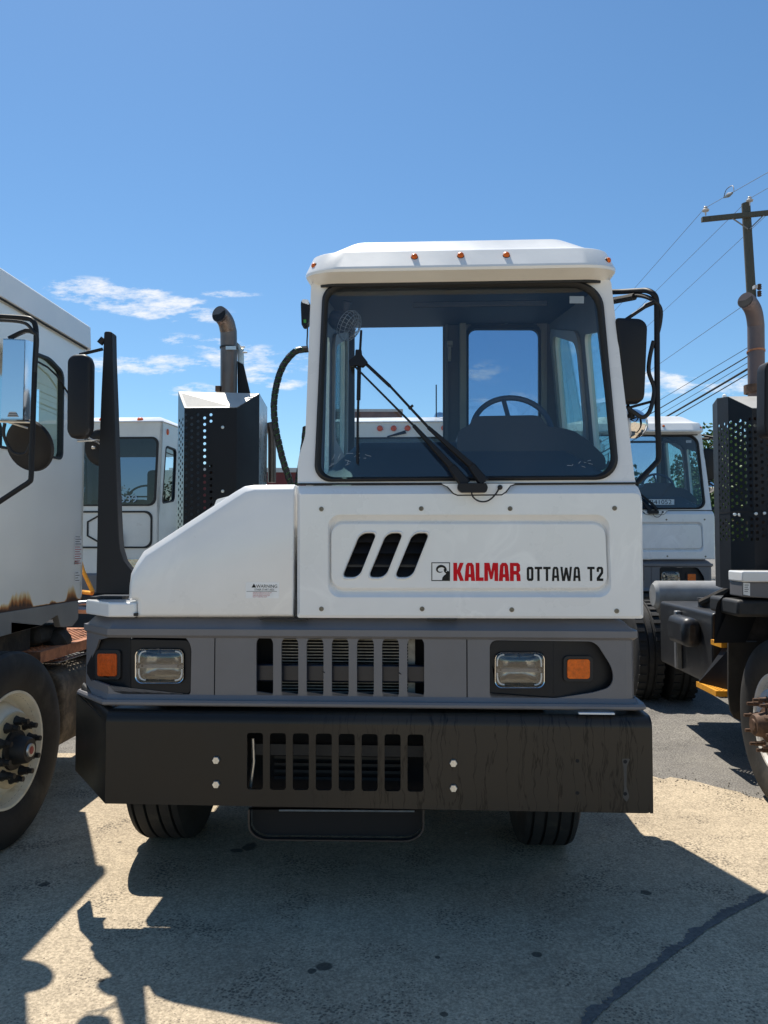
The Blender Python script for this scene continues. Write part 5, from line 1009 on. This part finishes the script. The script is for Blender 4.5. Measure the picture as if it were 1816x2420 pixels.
    g2 = [[V((.03, .62, .84)), V((.03, 1.9, .84)), V((-.4, 1.9, .84)), V((-.4, .62, .84))]]; y = .68
    while y < 1.85:
        x = -.37
        while x < -.01: g2.append([V((x, y, .84)), V((x + .014, y + .025, .84)), V((x + .028, y, .84)), V((x + .014, y - .025, .84))]); x += .036
        y += .056
    MB().sheet(g2, (0, 0, -.006)).build('step_grating', 'steel_plate', P)
    # muddy tank
    tk = rnd([V((-.0, 0, .79)), V((.06, 0, .70)), V((.06, 0, .38)), V((0, 0, .30)), V((-.42, 0, .30)), V((-.42, 0, .79))], .07, 5)
    MB().loft([[p + V((0, y, 0)) for p in tk] for y in (.62, 1.75)], True, True).build('fuel_tank', 'mud_tank', P, bevel=.02, seg=3)
    MB().lathe([(.035, 0), (.04, .02), (.036, .04), (0, .042)], (-.12, .95, .79), (0, 0, 1), 16).build('filler_cap', 'rubber_seal', P)
    # under-cab clutter
    cl = MB(); random.seed(5)
    for k in range(9):
        x, y, z = random.uniform(-.35, -.05), random.uniform(.0, .9), random.uniform(.92, 1.02); r_ = random.uniform(.04, .09)
        cl.lathe([(0, -r_), (r_ * .7, -r_ * .7), (r_, 0), (r_ * .7, r_ * .7), (0, r_)], (x, y, z), (random.random(), 1, random.random()), 10)
    cl.build('spring_brake', 'mud_black', P)
    MB().box(-.5, -.1, .1, .55, .9, 1.08).box(-.3, -.06, .55, .95, .95, 1.05).build('cab_mount', 'mud_black', P, bevel=.03)
    ch = MB().box(-.45, -.38, -1.0, 4.6, .55, .85).box(-1.12, -1.05, -1.0, 4.6, .55, .85).tube([(-1.4, -.1, .5), (-.1, -.1, .5)], .05, 8).build('chassis', 'mud_black', P)
    MB().box(-1.35, -.15, -.8, .6, .5, .9).build('engine', 'mud_black', P, bevel=.04)
    MB().box(-1.5, .0, 1.1, 2.0, .88, .9).build('catwalk', 'rust', P)
    MB().box(-1.6, .1, -1.0, -.92, .45, .88).build('bumper', 'frame_black', P, bevel=.02)
    MB().box(-1.5, 0, -.9, -.25, .9, 1.2).build('lower_nose', 'skirt_grey', P, bevel=.04)
    for x in (-.12, -.42, -1.1, -1.4): MB().lathe([(.28, -.13), (.44, -.134), (.49, -.12), (.5, -.1), (.5, .1), (.49, .12), (.44, .134), (.28, .13)], (x, 3.3, .5), (1, 0, 0), 40).build('rear_tyre', 'tyre_rubber', P)
    MB().lathe([(.26, 0), (.2, .02), (.12, -.08), (0, -.08)], (.0, 3.3, .5), (1, 0, 0), 32).build('rear_rim', 'rim_cream', P)
    # yellow handrail behind the cab
    MB().tube([F.loc(W0.y(188, 1320, 5.7)), F.loc(W0.y(197, 1350, 5.7)), F.loc(W0.y(219, 1397, 5.7)), F.loc(W0.y(218, 1402, 5.75)), F.loc(W0.y(195, 1399, 5.8))], .016, 8).build('handrail', 'yellow_paint', P)
    # pale pipes by the cab's lower rear corner
    MB().tube([F.loc(W0.y(175, 1428, 5.9)), F.loc(W0.y(222, 1424, 6.0))], .022, 8).tube([F.loc(W0.y(180, 1440, 5.9)), F.loc(W0.y(225, 1442, 6.0))], .03, 8).build('air_pipe', 'steel_plate', P)
mat('rust_bright', (.42, .17, .08), .8, var=.35, vs=14, bump=.3, bs=90, col2=(.16, .06, .03), c2=(.5, .75), c2s=8)
mat('mirror_steel', (.72, .74, .76), .10, metal=1)
rust_body('rusty_white', (.88, .88, .83), Lf.x(100, 1432, 0).z, .12)
build_left(lt)
# ================================================================== right neighbour
Rf = Frame(2.28, 4.65, 0, YAW)
rt = empty('yard_truck', Rf.o, -YAW, 'white truck cut off by the right edge, with perforated black guard and orange steps', 'truck', 'white yard trucks')
def build_right(P):
    F = Rf
    def Lw(u, v, d): return F.loc(W0.y(u, v, d))
    wheel(P, .15, 0, .5, -1, w=.29, stud='stud_rust', cap='rust', dish=.015, studlen=.085, steer=R(2)); wheel(P, 1.95, 0, .5, 1, w=.29)
    # guard
    a = Lw(1778, 1000, 5.0); b = Lw(1722, 1000, 5.16); c = Lw(1696, 1000, 5.32); zf = Lw(1778, 964, 5.0).z; zk = Lw(1721, 937, 5.16).z; zk2 = Lw(1696, 941, 5.32).z; zb = Lw(1760, 1395, 5.0).z; x2 = a.x + .42
    def P3(p, z): return V((p.x, p.y, z))
    G = empty('muffler_guard', (0, 0, 0)); G.parent = P
    def face(p, q, zt0, zt1, m0, m1, step, nm, thick=(0, .004, 0)):
        d = V((q.x - p.x, q.y - p.y, 0)); Ln = d.length; d = d / Ln; hs = []; r_ = .011
        n = int(Ln / step)
        zz = [v_ for v_ in range(0, 26)]
        for i in range(n):
            s_ = (i + .5) * Ln / n
            for k in range(40):
                z = zf - .07 - k * .043 - (.0215 if i % 2 else 0)
                if z < zsplit_lo: break
                if abs(z - zsplit) < .035: continue
                c_ = V((p.x, p.y, z)) + d * s_; hs.append([c_ + d * math.cos(t) * r_ + V((0, 0, math.sin(t) * r_)) for t in [2 * math.pi * j / 8 for j in range(8)]])
        MB().sheet([[P3(p, zb), P3(p, zt0), P3(q, zt1), P3(q, zb)]] + hs, thick).build(nm, 'powder_black', G)
    zsplit = Lw(1760, 1208, 5.0).z; zsplit_lo = Lw(1760, 1276, 5.0).z
    e = V((x2, a.y, 0)); face(a, e, zf, zf, 0, 0, .036, 'perforated_front'); face(b, a, zk, zf, 0, 0, .034, 'perforated_flank', (.002, .004, 0)); face(c, b, zk2, zk, 0, 0, .034, 'perforated_side', (.004, .001, 0))
    MB().sheet([[P3(a, zf), P3(b, zk), V((x2 + .1, b.y, zk)), V((x2, a.y, zf))]], (0, 0, -.004)).sheet([[P3(b, zk), P3(c, zk2), V((c.x + .06, c.y + .25, zk2)), V((x2 + .1, c.y + .25, zk2)), V((x2 + .1, b.y, zk))]], (0, 0, -.004)).build('guard_top', 'bare_sheet', G)
    MB().sheet([[P3(c, zb), P3(c, zk2), V((c.x + .06, c.y + .25, zk2)), V((c.x + .06, c.y + .25, zb))]], (.004, 0, 0)).build('guard_back_side', 'powder_black', G)
    MB().sheet([[V((x2 + .1, b.y, zb)), V((x2 + .1, b.y, zk)), V((x2 + .1, c.y + .3, zk)), V((x2 + .1, c.y + .3, zb))]], (-.004, 0, 0)).sheet([[V((x2, a.y, zb)), V((x2, a.y, zf)), V((x2 + .1, b.y, zk)), V((x2 + .1, b.y, zb))]], (-.004, .004, 0)).build('guard_back_side', 'powder_black', G)
    MB().loft([[P3(p, z) + V((-.002, -.003, 0)) for p in (c, b, a, e)] for z in (zsplit - .004, zsplit + .004)], False, False, closed=False).build('guard_seam', 'inside_black', G)
    for (u, v) in ((1736, 1216), (1747, 1217), (1786, 1214), (1806, 1213)):
        p = F.y(u, v, a.y if u > 1778 else (a.y + .10)); MB().lathe([(.011, -.003), (.010, .005), (0, .006)], p + V((0, -.006, 0)), (0, -1, 0), 10).build('guard_bolt', 'zinc', G)
    MB().lathe([(.12, 0), (.12, zf - zb - .1)], V((a.x + .2, a.y + .28, zb)), (0, 0, 1), 24, cap=True).build('muffler', 'exhaust_steel', G)
    MB().lathe([(.016, 0), (.014, .02), (0, .03)], V((c.x + .05, c.y + .0, zk2)), (0, 0, 1), 10).build('guard_stud', 'sticker_white', G)
    pth = [Lw(1788, 1000, 5.25), Lw(1788, 930, 5.25), Lw(1787, 790, 5.25), Lw(1786, 762, 5.24), Lw(1781, 735, 5.22), Lw(1771, 717, 5.2), Lw(1762, 709, 5.17)]
    ex = MB().tube(pth, .054, 24, 5).build('exhaust_pipe', 'exhaust_brown', P)
    d_ = pth[-1] - pth[-2]; MB().lathe([(.049, 0), (0, -.001)], pth[-1] + d_.normalized() * .001, d_, 20).build('pipe_mouth', 'inside_black', ex)
    q = Lw(1787, 831, 5.25); MB().lathe([(.055, -.006), (.059, -.005), (.059, .005), (.055, .006)], q, (0, .15, 1), 24).build('pipe_clamp', 'rust_bright', ex)
    q = Lw(1783, 920, 5.25); MB().lathe([(.056, -.03), (.066, -.028), (.066, .028), (.056, .03)], q, (0, 0, 1), 20).build('pipe_clamp', 'stud_rust', ex)
    # cab side and mirror beyond the frame edge
    mh = rnd(F.ys([(1794, 872), (1802, 858), (1900, 856), (1900, 1034), (1800, 1036), (1793, 1015)], -.85), .02, 4)
    mm = MB().loft([[p + V((0, .03, 0)) for p in mh], mh, [V((p.x + .006, p.y - .06, p.z)) for p in mh]], True, True).build('mirror_housing', 'black_plastic', P, bevel=.008)
    # shelf and grey side with a label
    a0 = Lw(1755, 1380, 4.72); z1 = Lw(1755, 1350, 4.72).z; z0 = Lw(1755, 1376, 4.72).z; z00 = Lw(1755, 1411, 4.72).z
    MB().box(a0.x, a0.x + .9, a0.y, a0.y + .22, z0, z1).build('corner_shelf', 'white_paint', P, bevel=.01, seg=3)
    MB().sheet([[V((a0.x + .008, a0.y + .02, z00)), V((a0.x + .008, a0.y + .02, z0)), V((a0.x + .9, a0.y + .02, z0)), V((a0.x + .9, a0.y + .02, z00 - .05))]], (0, .2, 0)).build('fascia', 'fascia_grey', P, bevel=.006)
    q = F.ys([(1757, 1377), (1773, 1378), (1773, 1408), (1757, 1405)], a0.y + .017); lb = MB().sheet([q], (0, 0, 0)).build('side_label', 'sticker_white', P)
    l = MB()
    for k in range(4): l.sheet([F.ys(quad(1760, 1770 - 2 * (k % 2), 1382 + 5 * k, 1383.3 + 5 * k), a0.y + .016)], (0, 0, 0))
    l.build('label_lines', 'wire_black', lb)
    # dark inner arch above the wheel and mudguard plate
    MB().box(a0.x - .02, a0.x + .9, a0.y + .03, a0.y + .5, 1.12, z00 - .02).build('wheel_arch', 'frame_black', P, bevel=.02)
    g1 = [Lw(1752, 1366, 4.95), Lw(1735, 1384, 4.97), Lw(1706, 1412, 5.0), Lw(1693, 1436, 5.02), Lw(1689, 1516, 5.02)]; g2 = [p + V((.03, .0, -.02)) for p in g1]
    gl = smooth_path(g1, 4); MB().loft([gl, [p + V((.22, .05, 0)) for p in gl], [p + V((.22, .06, -.012)) for p in gl], [p + V((.0, .01, -.012)) for p in gl]], False, False).build('mudguard', 'powder_black', P)
    fl = [Lw(1722, 1516, 5.28), Lw(1722, 1640, 5.28), Lw(1727, 1680, 5.28), Lw(1736, 1697, 5.27), Lw(1750, 1703, 5.26), Lw(1790, 1700, 5.25), Lw(1790, 1516, 5.25)]
    MB().sheet([fl], (0, .02, 0)).build('mud_flap', 'mud_black', P)
    # orange steps with triangular brackets
    tri = [Lw(1706, 1520, 5.55), Lw(1642, 1612, 5.75), Lw(1646, 1625, 5.75), Lw(1693, 1650, 5.45), Lw(1726, 1650, 5.4), Lw(1724, 1522, 5.4)]
    MB().sheet([[V((p.x + .03, p.y, p.z)) for p in tri]], (.01, 0.02, 0)).build('step_bracket', 'powder_black', P)
    zt_ = F.loc(W0.y(1670, 1625, 5.55)).z
    c1, c2, c3, c4 = F.z(1647, 1611, zt_), F.z(1708, 1613, zt_), F.z(1698, 1634, zt_), F.z(1693, 1634, zt_)
    t0 = F.z(1647, 1611, zt_); x0, x1, y0, y1 = t0.x + .0, t0.x + .21, F.z(1694, 1634, zt_).y, t0.y
    hs = []
    y = y0 + .03; r_ = 0
    while y < y1 - .02:
        x = x0 + .02 + (.014 if r_ % 2 else 0)
        while x < x1 - .02: hs.append([V((x, y, zt_)), V((x + .009, y + .009, zt_)), V((x + .018, y, zt_)), V((x + .009, y - .009, zt_))]); x += .028
        y += .02; r_ += 1
    st = MB().sheet([[V((x0, y0, zt_)), V((x0, y1, zt_)), V((x1, y1, zt_)), V((x1, y0, zt_))]] + hs, (0, 0, -.005)).build('step_tread', 'yellow_paint', P)
    MB().box(x0 - .004, x0, y0, y1, zt_ - .035, zt_ + .003).box(x0, x1, y0 - .004, y0, zt_ - .035, zt_ + .003).build('tread_edge', 'yellow_paint', st)
    a_ = F.loc(W0.y(1705, 1519, 5.5)); MB().box(a_.x, a_.x + .2, a_.y, a_.y + .2, a_.z - .035, a_.z).build('step_tread', 'yellow_paint', P)
    # grating further back that throws its lattice shadow
    # tank
    tx = .06; ty0, ty1 = 1.1, 2.35
    tk = rnd([V((tx, 0, .52)), V((tx, 0, 1.06)), V((tx + .6, 0, 1.06)), V((tx + .6, 0, .52))], .03, 3)
    MB().loft([[p + V((0, y, 0)) for p in tk] for y in (ty0, ty1)], True, True).build('fuel_tank', 'tank_black', P, bevel=.012, seg=3)
    MB().box(tx - .14, tx, ty0 + .2, ty0 + .62, .78, 1.0).build('battery_box', 'tank_black', P, bevel=.05, seg=2)
    MB().box(tx - .05, tx, ty0 + .66, ty0 + .72, .55, 1.02).build('tank_strap', 'steel_dull', P, bevel=.01)
    MB().lathe([(.05, 0), (.045, .01), (.045, .05), (.055, .055), (.05, .075), (0, .078)], (tx + .14, ty0 + .55, 1.06), (0, 0, 1), 20).build('filler_cap', 'rubber_seal', P)
    MB().lathe([(.12, 0), (.12, .012), (.09, .02), (0, .02)], (tx + .32, ty0 + .35, 1.06), (0, 0, 1), 24).build('tank_cover', 'steel_dull', P)
    MB().lathe([(.03, 0), (.035, .05), (0, .055)], (tx + .42, ty0 + .12, 1.06), (0, 0, 1), 14).build('breather_cap', 'rubber_seal', P)
    MB().lathe([(0, 0), (.1, .0), (.13, .03), (.13, .62), (.1, .66), (0, .66)], (tx - .0, ty1 + .22, 1.10), (1, 0, 0), 28).build('air_tank', 'tank_grey', P)
    MB().tube([(tx + .3, ty0 + .1, 1.15), (tx + .5, ty0 + .5, 1.20), (tx + .7, ty0 + 1.2, 1.16)], .05, 10, 4).build('air_pipe', 'tank_grey', P)
    MB().tube([(tx + .45, .75, 1.33), (tx + .35, 1.2, 1.30), (tx + .1, 1.6, 1.10)], .03, 8, 4).build('intake_hose', 'mud_black', P)
    # rear tyres
    for x in (.10, .43, 1.55, 1.88):
        t = MB(); prof = [(.28, -.13), (.33, -.137), (.44, -.134), (.49, -.12)] + [(.5, -.11), (.5, -.04), (.485, -.035), (.485, -.025), (.5, -.02), (.5, .02), (.485, .025), (.485, .035), (.5, .04), (.5, .11)] + [(.49, .12), (.44, .134), (.33, .137), (.28, .13)]
        t.lathe(prof, (x, 3.25, .5), (1, 0, 0), 56)
        for k in range(36):
            an = 2 * math.pi * k / 36; cy, cz = 3.25 + math.cos(an) * .502, .5 + math.sin(an) * .502
            dy, dz = -math.sin(an), math.cos(an)
            for (xa_, xb_) in ((-.12, -.05), (.05, .12)):
                v = []
                for (xx_, w_) in ((xa_, .018), (xb_, .018)):
                    v += [V((x + xx_, cy + dy * w_, cz + dz * w_)), V((x + xx_, cy - dy * w_, cz - dz * w_))]
                n = V((0, math.cos(an), math.sin(an))) * .012; t.loft([[v[0], v[1], v[3], v[2]], [v[0] + n, v[1] + n, v[3] + n, v[2] + n]], False, True)
        t.build('rear_tyre', 'tyre_rubber', P)
    MB().lathe([(.28, .0), (.22, .06), (.12, .12), (0, .12)], (-.02, 3.25, .5), (1, 0, 0), 32).build('rear_rim', 'mud_black', P)
    MB().box(.55, .63, -1.0, 4.3, .58, .86).box(1.45, 1.53, -1.0, 4.3, .58, .86).build('chassis', 'frame_black', P)
    MB().box(.6, 1.5, -.9, 1.8, .5, 1.2).build('engine', 'inside_black', P, bevel=.05)
    MB().box(.1, 2.0, 1.0, 2.4, .98, 1.0).build('catwalk', 'frame_black', P).location.x = .7
    # cab and nose outside the picture
    MB().box(1.0, 2.3, -.72, .8, 1.25, 2.0).build('cab_lower', 'white_paint', P, bevel=.03)
    cb = MB(); cb.box(1.0, 2.3, -.7, .9, 2.72, 2.95); cb.build('roof', 'roof_white', P, bevel=.06, seg=3)
    for (x, y) in ((1.03, -.66), (2.27, -.66), (1.03, .75), (2.27, .75)): MB().box(x - .03, x + .03, y - .03, y + .03, 2.0, 2.72).build('cab_pillar', 'white_paint', P)
    MB().box(.15, 2.35, -.78, -.70, .85, 1.22).build('front_grille', 'fascia_grey', P, bevel=.02)
    MB().box(.05, 2.4, -.95, -.75, .42, .85).build('bumper', 'bumper_black', P, bevel=.02)
    MB().box(.25, .99, -.68, .1, 1.2, 1.8).build('hood', 'white_paint', P, bevel=.08, seg=3)
mat('tank_black', (.02, .021, .023), .4, var=.2, vs=6, col2=(.08, .08, .08), c2=(.55, .8), c2s=5)
mat('steel_dull', (.25, .25, .25), .45, metal=.6, var=.2, vs=10)
mat('exhaust_brown', (.16, .115, .105), .55, metal=.35, var=.15, vs=3)
build_right(rt)
# ================================================================== utility pole and wires
top = W0.y(1763, 481, 25); low = W0.y(1790, 930, 25); k = (low.x - top.x) / (top.z - low.z); base = V((top.x + k * top.z, 25, .15))
po = empty('utility_pole', base, 0, 'tall weathered wooden utility pole with a cross-arm, at the right edge', 'utility pole')
rl = lambda p: p - base
MB().tube([V((0, 0, 0)), rl(top) * .5, rl(top)], [.19, .16, .135], 18).build('pole_shaft', 'pole_wood', po)
def wb(u, v, d=25): return rl(W0.y(u, v, d))
a = wb(1659, 519, 24.8); b = wb(1816 + 70, 496, 24.8); arm_ = MB(); hh = .075
arm_.loft([[a + V((0, -.06, -hh)), a + V((0, .06, -hh)), a + V((0, .06, hh)), a + V((0, -.06, hh))], [b + V((0, -.06, -hh)), b + V((0, .06, -hh)), b + V((0, .06, hh)), b + V((0, -.06, hh))]]).build('cross_arm', 'pole_wood', po)
for (u0, v0, u1, v1) in ((1730, 515, 1768, 541), (1806, 508, 1772, 541)): MB().tube([wb(u0, v0, 24.78), wb(u1, v1, 24.8)], .022, 6).build('arm_brace', 'steel_dull', po)
def insul(u, v): 
    p = wb(u, v, 24.85); o = MB().lathe([(.02, -.2), (.025, -.08), (.10, -.06), (.115, -.02), (.06, .03), (.065, .07), (.04, .10), (0, .11)], p, (0, 0, 1), 16, cap=True).build('insulator', 'porcelain', po)
insul(1668, 495); insul(1772, 472); insul(1798 + 40, 484)
for (u, v) in ((1795, 678), (1795, 694)): MB().lathe([(.05, -.09), (.075, -.06), (.05, -.03), (.075, 0), (.05, .03), (.075, .06), (.05, .09)], wb(u, v, 24.8), (0, 0, 1), 12, cap=True).build('spool_insulator', 'stud_rust', po)
MB().box(*(lambda p: (p.x - .05, p.x + .05, p.y - .25, p.y - .1, p.z - .05, p.z + .05))(wb(1779, 683, 24.8))).build('pole_bracket', 'porcelain', po)
# next pole of the line, far off
far_d = 88.
po2 = copy_tree(po); po2.location = (base.x + 1.5, far_d, .15)
for o in (po, po2): o['group'] = 'utility poles'
po2['label'] = 'far utility pole down the line, standing behind the cab of the front truck'
def wire(name, A, B, r, m, label, near=None, sag0=None, group='overhead lines'):
    """A at the pole, B pixel further along; wire runs to the far pole and back over the camera's right"""
    pa = W0.y(A[0], A[1], 24.9); kx = .024; r2 = (B[0] - 908) / FPX; dB = (pa.x - 24.9 * kx) / (r2 - kx); pb = W0.y(B[0], B[1], dB)
    s0 = (pb.z - pa.z) / (dB - 24.9); span = far_d - 24.9; pts = []
    # parabola through A and B ending about 0.2 m below A at the far pole
    L1 = dB - 24.9; zf_ = -.2; # z = a t + b t^2 ; b from both
    b_ = (zf_ - (pb.z - pa.z) * span / L1) / (span * span - span * L1); a_ = ((pb.z - pa.z) - b_ * L1 * L1) / L1
    n = 26
    for i in range(n + 1): t = span * i / n; pts.append(V((pa.x + kx * t, 24.9 + t, pa.z + a_ * t + b_ * t * t)))
    if near is not None:
        nb = W0.y(near[0], near[1], near[2]); dirx = (nb.x - pa.x) / (24.9 - near[2]); s1 = (nb.z - pa.z) / (24.9 - near[2]); nn = []
        for i in range(14, 0, -1): t = 2.6 * i; nn.append(V((pa.x + dirx * t, 24.9 - t, pa.z + s1 * t)))
        pts = nn + pts
    o = MB().tube(pts, r, 6).build(name, m); return tag(o, label, 'wire', group)
wire('power_line', (1666, 492), (1500, 690), .008, 'wire_grey', 'thin wire tied to the insulator at the left end of the cross-arm', near=(1816, 407, 20))
wire('power_line', (1771, 470), (1554, 693), .008, 'wire_grey', 'thin wire running off the insulator on top of the pole', near=(1816, 444, 22.5))
wire('power_line', (1838, 484), (1524, 783), .008, 'wire_grey', 'thin wire from the right half of the cross-arm, third from the top')
wire('power_line', (1772, 712), (1521, 890), .009, 'wire_grey', 'single thin wire leaving the pole halfway down, behind the exhaust elbow')
wire('power_line', (1775, 817), (1560, 948), .010, 'wire_black', 'uppermost of the lower bundle of cables below the exhaust elbow')
wire('cable', (1778, 836), (1545, 976), .020, 'wire_black', 'medium cable with splices below the uppermost one of the lower bundle')
wire('cable', (1780, 850), (1555, 985), .010, 'wire_black', 'thin slack cable just above the thick black pair')
wire('cable', (1781, 864), (1593, 977), .036, 'wire_black', 'thickest black cable of the lower bundle')
wire('cable', (1781, 876), (1610, 979), .018, 'wire_black', 'lowest cable running close under the thickest black one')
# splices and the jumper loop on the first wire
p0 = W0.y(1713, 466, 23.1); p1 = W0.y(1731, 456, 22.5)
sp_l = empty('line_splice', p0, 0, 'grey switch and raised jumper loop on the top left wire', 'wire fitting')
q0 = V((0, 0, 0)); q1 = p1 - p0; mid = (q0 + q1) / 2
MB().tube([q0, q0.lerp(q1, .3), mid, q0.lerp(q1, .7), q1], [.03, .05, .07, .05, .03], 8).build('splice_body', 'steel_dull', sp_l)
a_ = W0.y(1711, 468, 23.1) - p0; b_ = W0.y(1716, 450, 22.9) - p0; c_ = W0.y(1727, 440, 22.7) - p0; d_ = W0.y(1733, 440, 22.5) - p0; e_ = W0.y(1735, 452, 22.4) - p0
MB().tube([a_, b_, c_, d_, e_], .012, 6, 4).build('jumper_loop', 'wire_grey', sp_l)
# ================================================================== buildings
def building(name, x0, x1, y0, y1, h, m, label, rows, cols, wz, ww, wh, wm='dark_window', cap='parapet'):
    o = empty(name, ((x0 + x1) / 2, y0, .15), 0, label, 'building'); hw = (x1 - x0) / 2
    MB().box(-hw, hw, 0, y1 - y0, 0, h).build('wall', m, o); MB().box(-hw - .1, hw + .1, -.1, y1 - y0 + .1, h, h + .25).build('roof', cap, o)
    for r_ in range(rows):
        for c_ in range(cols):
            cx = -hw + (c_ + .5) * 2 * hw / cols; cz = wz + r_ * (h - wz) / rows
            w = MB().box(cx - ww / 2 - .08, cx + ww / 2 + .08, -.06, -.002, cz - .08, cz + wh + .08).build('window', 'parapet', o); MB().box(cx - ww / 2, cx + ww / 2, -.07, -.061, cz, cz + wh).build('pane', wm, w)
    return o
building('warehouse', -12., -2.6, 44, 58, W0.y(650, 1106, 44).z - .4, 'red_siding', 'dark red warehouse with a pale roof edge, behind the hose of the front truck', 1, 4, 1.5, 1.2, 1.2)
building('brick_building', -4.7, 1.7, 74, 90, W0.y(850, 967, 74).z - .4, 'brown_brick', 'brown brick building with rows of windows, seen through the front truck windscreen', 4, 7, 1.5, .6, 1.3)
# ================================================================== trees
def tree(x, y, h, cr, seed, label, leaf='foliage', n=5200, group='trees behind the yard'):
    rnd_ = random.Random(seed); o = empty('tree', (x, y, .1), rnd_.uniform(0, 6), label, 'tree', group)
    t = MB(); t.tube([V((0, 0, 0)), V((.1, .05, h * .3)), V((.05, 0, h * .6)), V((0, .1, h * .85))], [.22, .17, .12, .04], 10)
    cl = []
    for k in range(34):
        an = rnd_.uniform(0, 6.28); zz = rnd_.uniform(.28, .97); rr = cr * math.sqrt(max(.05, 1 - ((zz - .58) / .45) ** 2)) * rnd_.uniform(.35, 1.); c = V((math.cos(an) * rr, math.sin(an) * rr, zz * h)); cl.append((c, rnd_.uniform(.35, .75) * cr * .55))
        if k % 2 == 0: t.tube([V((.05, 0, h * min(.7, zz * .7))), c * .6 + V((0, 0, h * zz * .25)), c], [.07, .04, .012], 5)
    t.build('trunk', 'bark', o)
    v = []; f = []
    for i in range(n):
        c, r_ = cl[rnd_.randrange(len(cl))]; d = V((rnd_.gauss(0, 1), rnd_.gauss(0, 1), rnd_.gauss(0, .8))).normalized() * r_ * rnd_.uniform(.3, 1.15) ** .6; p = c + d
        a = V((rnd_.gauss(0, 1), rnd_.gauss(0, 1), rnd_.gauss(0, 1))).normalized(); b = a.cross(V((rnd_.gauss(0, 1), rnd_.gauss(0, 1), rnd_.gauss(0, 1)))).normalized(); s = rnd_.uniform(.06, .13)
        k = len(v); v += [p + a * s, p + b * s * .6, p - a * s, p - b * s * .6]; f.append((k, k + 1, k + 2, k + 3))
    mb = MB(); mb.v = [tuple(q) for q in v]; mb.f = f; mb.build('crown', leaf, o, recalc=False)
tree(14.6, 34, 6.3, 2.6, 1, 'round green tree seen through the window of the truck at right')
tree(12.3, 27, 4.6, 2.0, 2, 'lower bushy tree between the right hand trucks', 'foliage')
tree(18.0, 37, 7.0, 2.8, 3, 'darker tree mostly hidden behind the muffler guard at right', 'foliage_dark')
tree(9.4, 33, 4.6, 2.2, 4, 'pale green tree low behind the cab of the truck at right')
tree(-14.5, 38, 5.2, 2.4, 5, 'dark green tree behind the left hand trucks', 'foliage_dark')
tree(-20, 42, 6.0, 2.8, 6, 'broad tree far left behind the rusty truck', 'foliage')
tree(13.4, 18.5, 3.4, 1.5, 9, 'leafy shrub just right of the second row truck', 'foliage', 3800)

# loose grit on the slab and along its broken edge
random.seed(11); gr_ = MB()
for k in range(260):
    if k < 110:
        e0 = random.randrange(len(edge) - 1); q = edge[e0].lerp(edge[e0 + 1], random.random()) + V((random.gauss(0, .08), random.gauss(0, .10), 0))
    else: q = V((random.uniform(-2.6, 2.6), random.uniform(2.3, 5.2), 0))
    r_ = random.uniform(.0025, .007); base_z = .004
    a_ = random.uniform(0, 6.28); ring0 = [V((q.x + r_ * math.cos(a_ + t) * random.uniform(.7, 1.2), q.y + r_ * math.sin(a_ + t) * random.uniform(.7, 1.2), base_z)) for t in (0, 1.2, 2.5, 3.8, 5.0)]
    ring1 = [V((q.x + (p.x - q.x) * .6, q.y + (p.y - q.y) * .6, base_z + r_ * .8)) for p in ring0]; gr_.loft([ring0, ring1], False, True)
tag(gr_.build('gravel', 'stone_grit', sharp=20), 'loose grit scattered on the concrete and its broken edge', 'gravel', kind='stuff')

for i_, (x_, y_, h_) in enumerate(((4.5, 62, 5.2), (9.5, 68, 6.2), (17, 60, 5.6), (25, 55, 6.0), (32, 48, 6.5))):
    tree(x_, y_, h_, h_ * .42, 30 + i_, ('small tree', 'broad tree', 'mid-sized tree', 'tall tree', 'spreading tree')[i_] + ' in the distant row beyond the parked trucks at right', 'foliage' if i_ % 2 else 'foliage_dark', 2200, 'distant tree row')
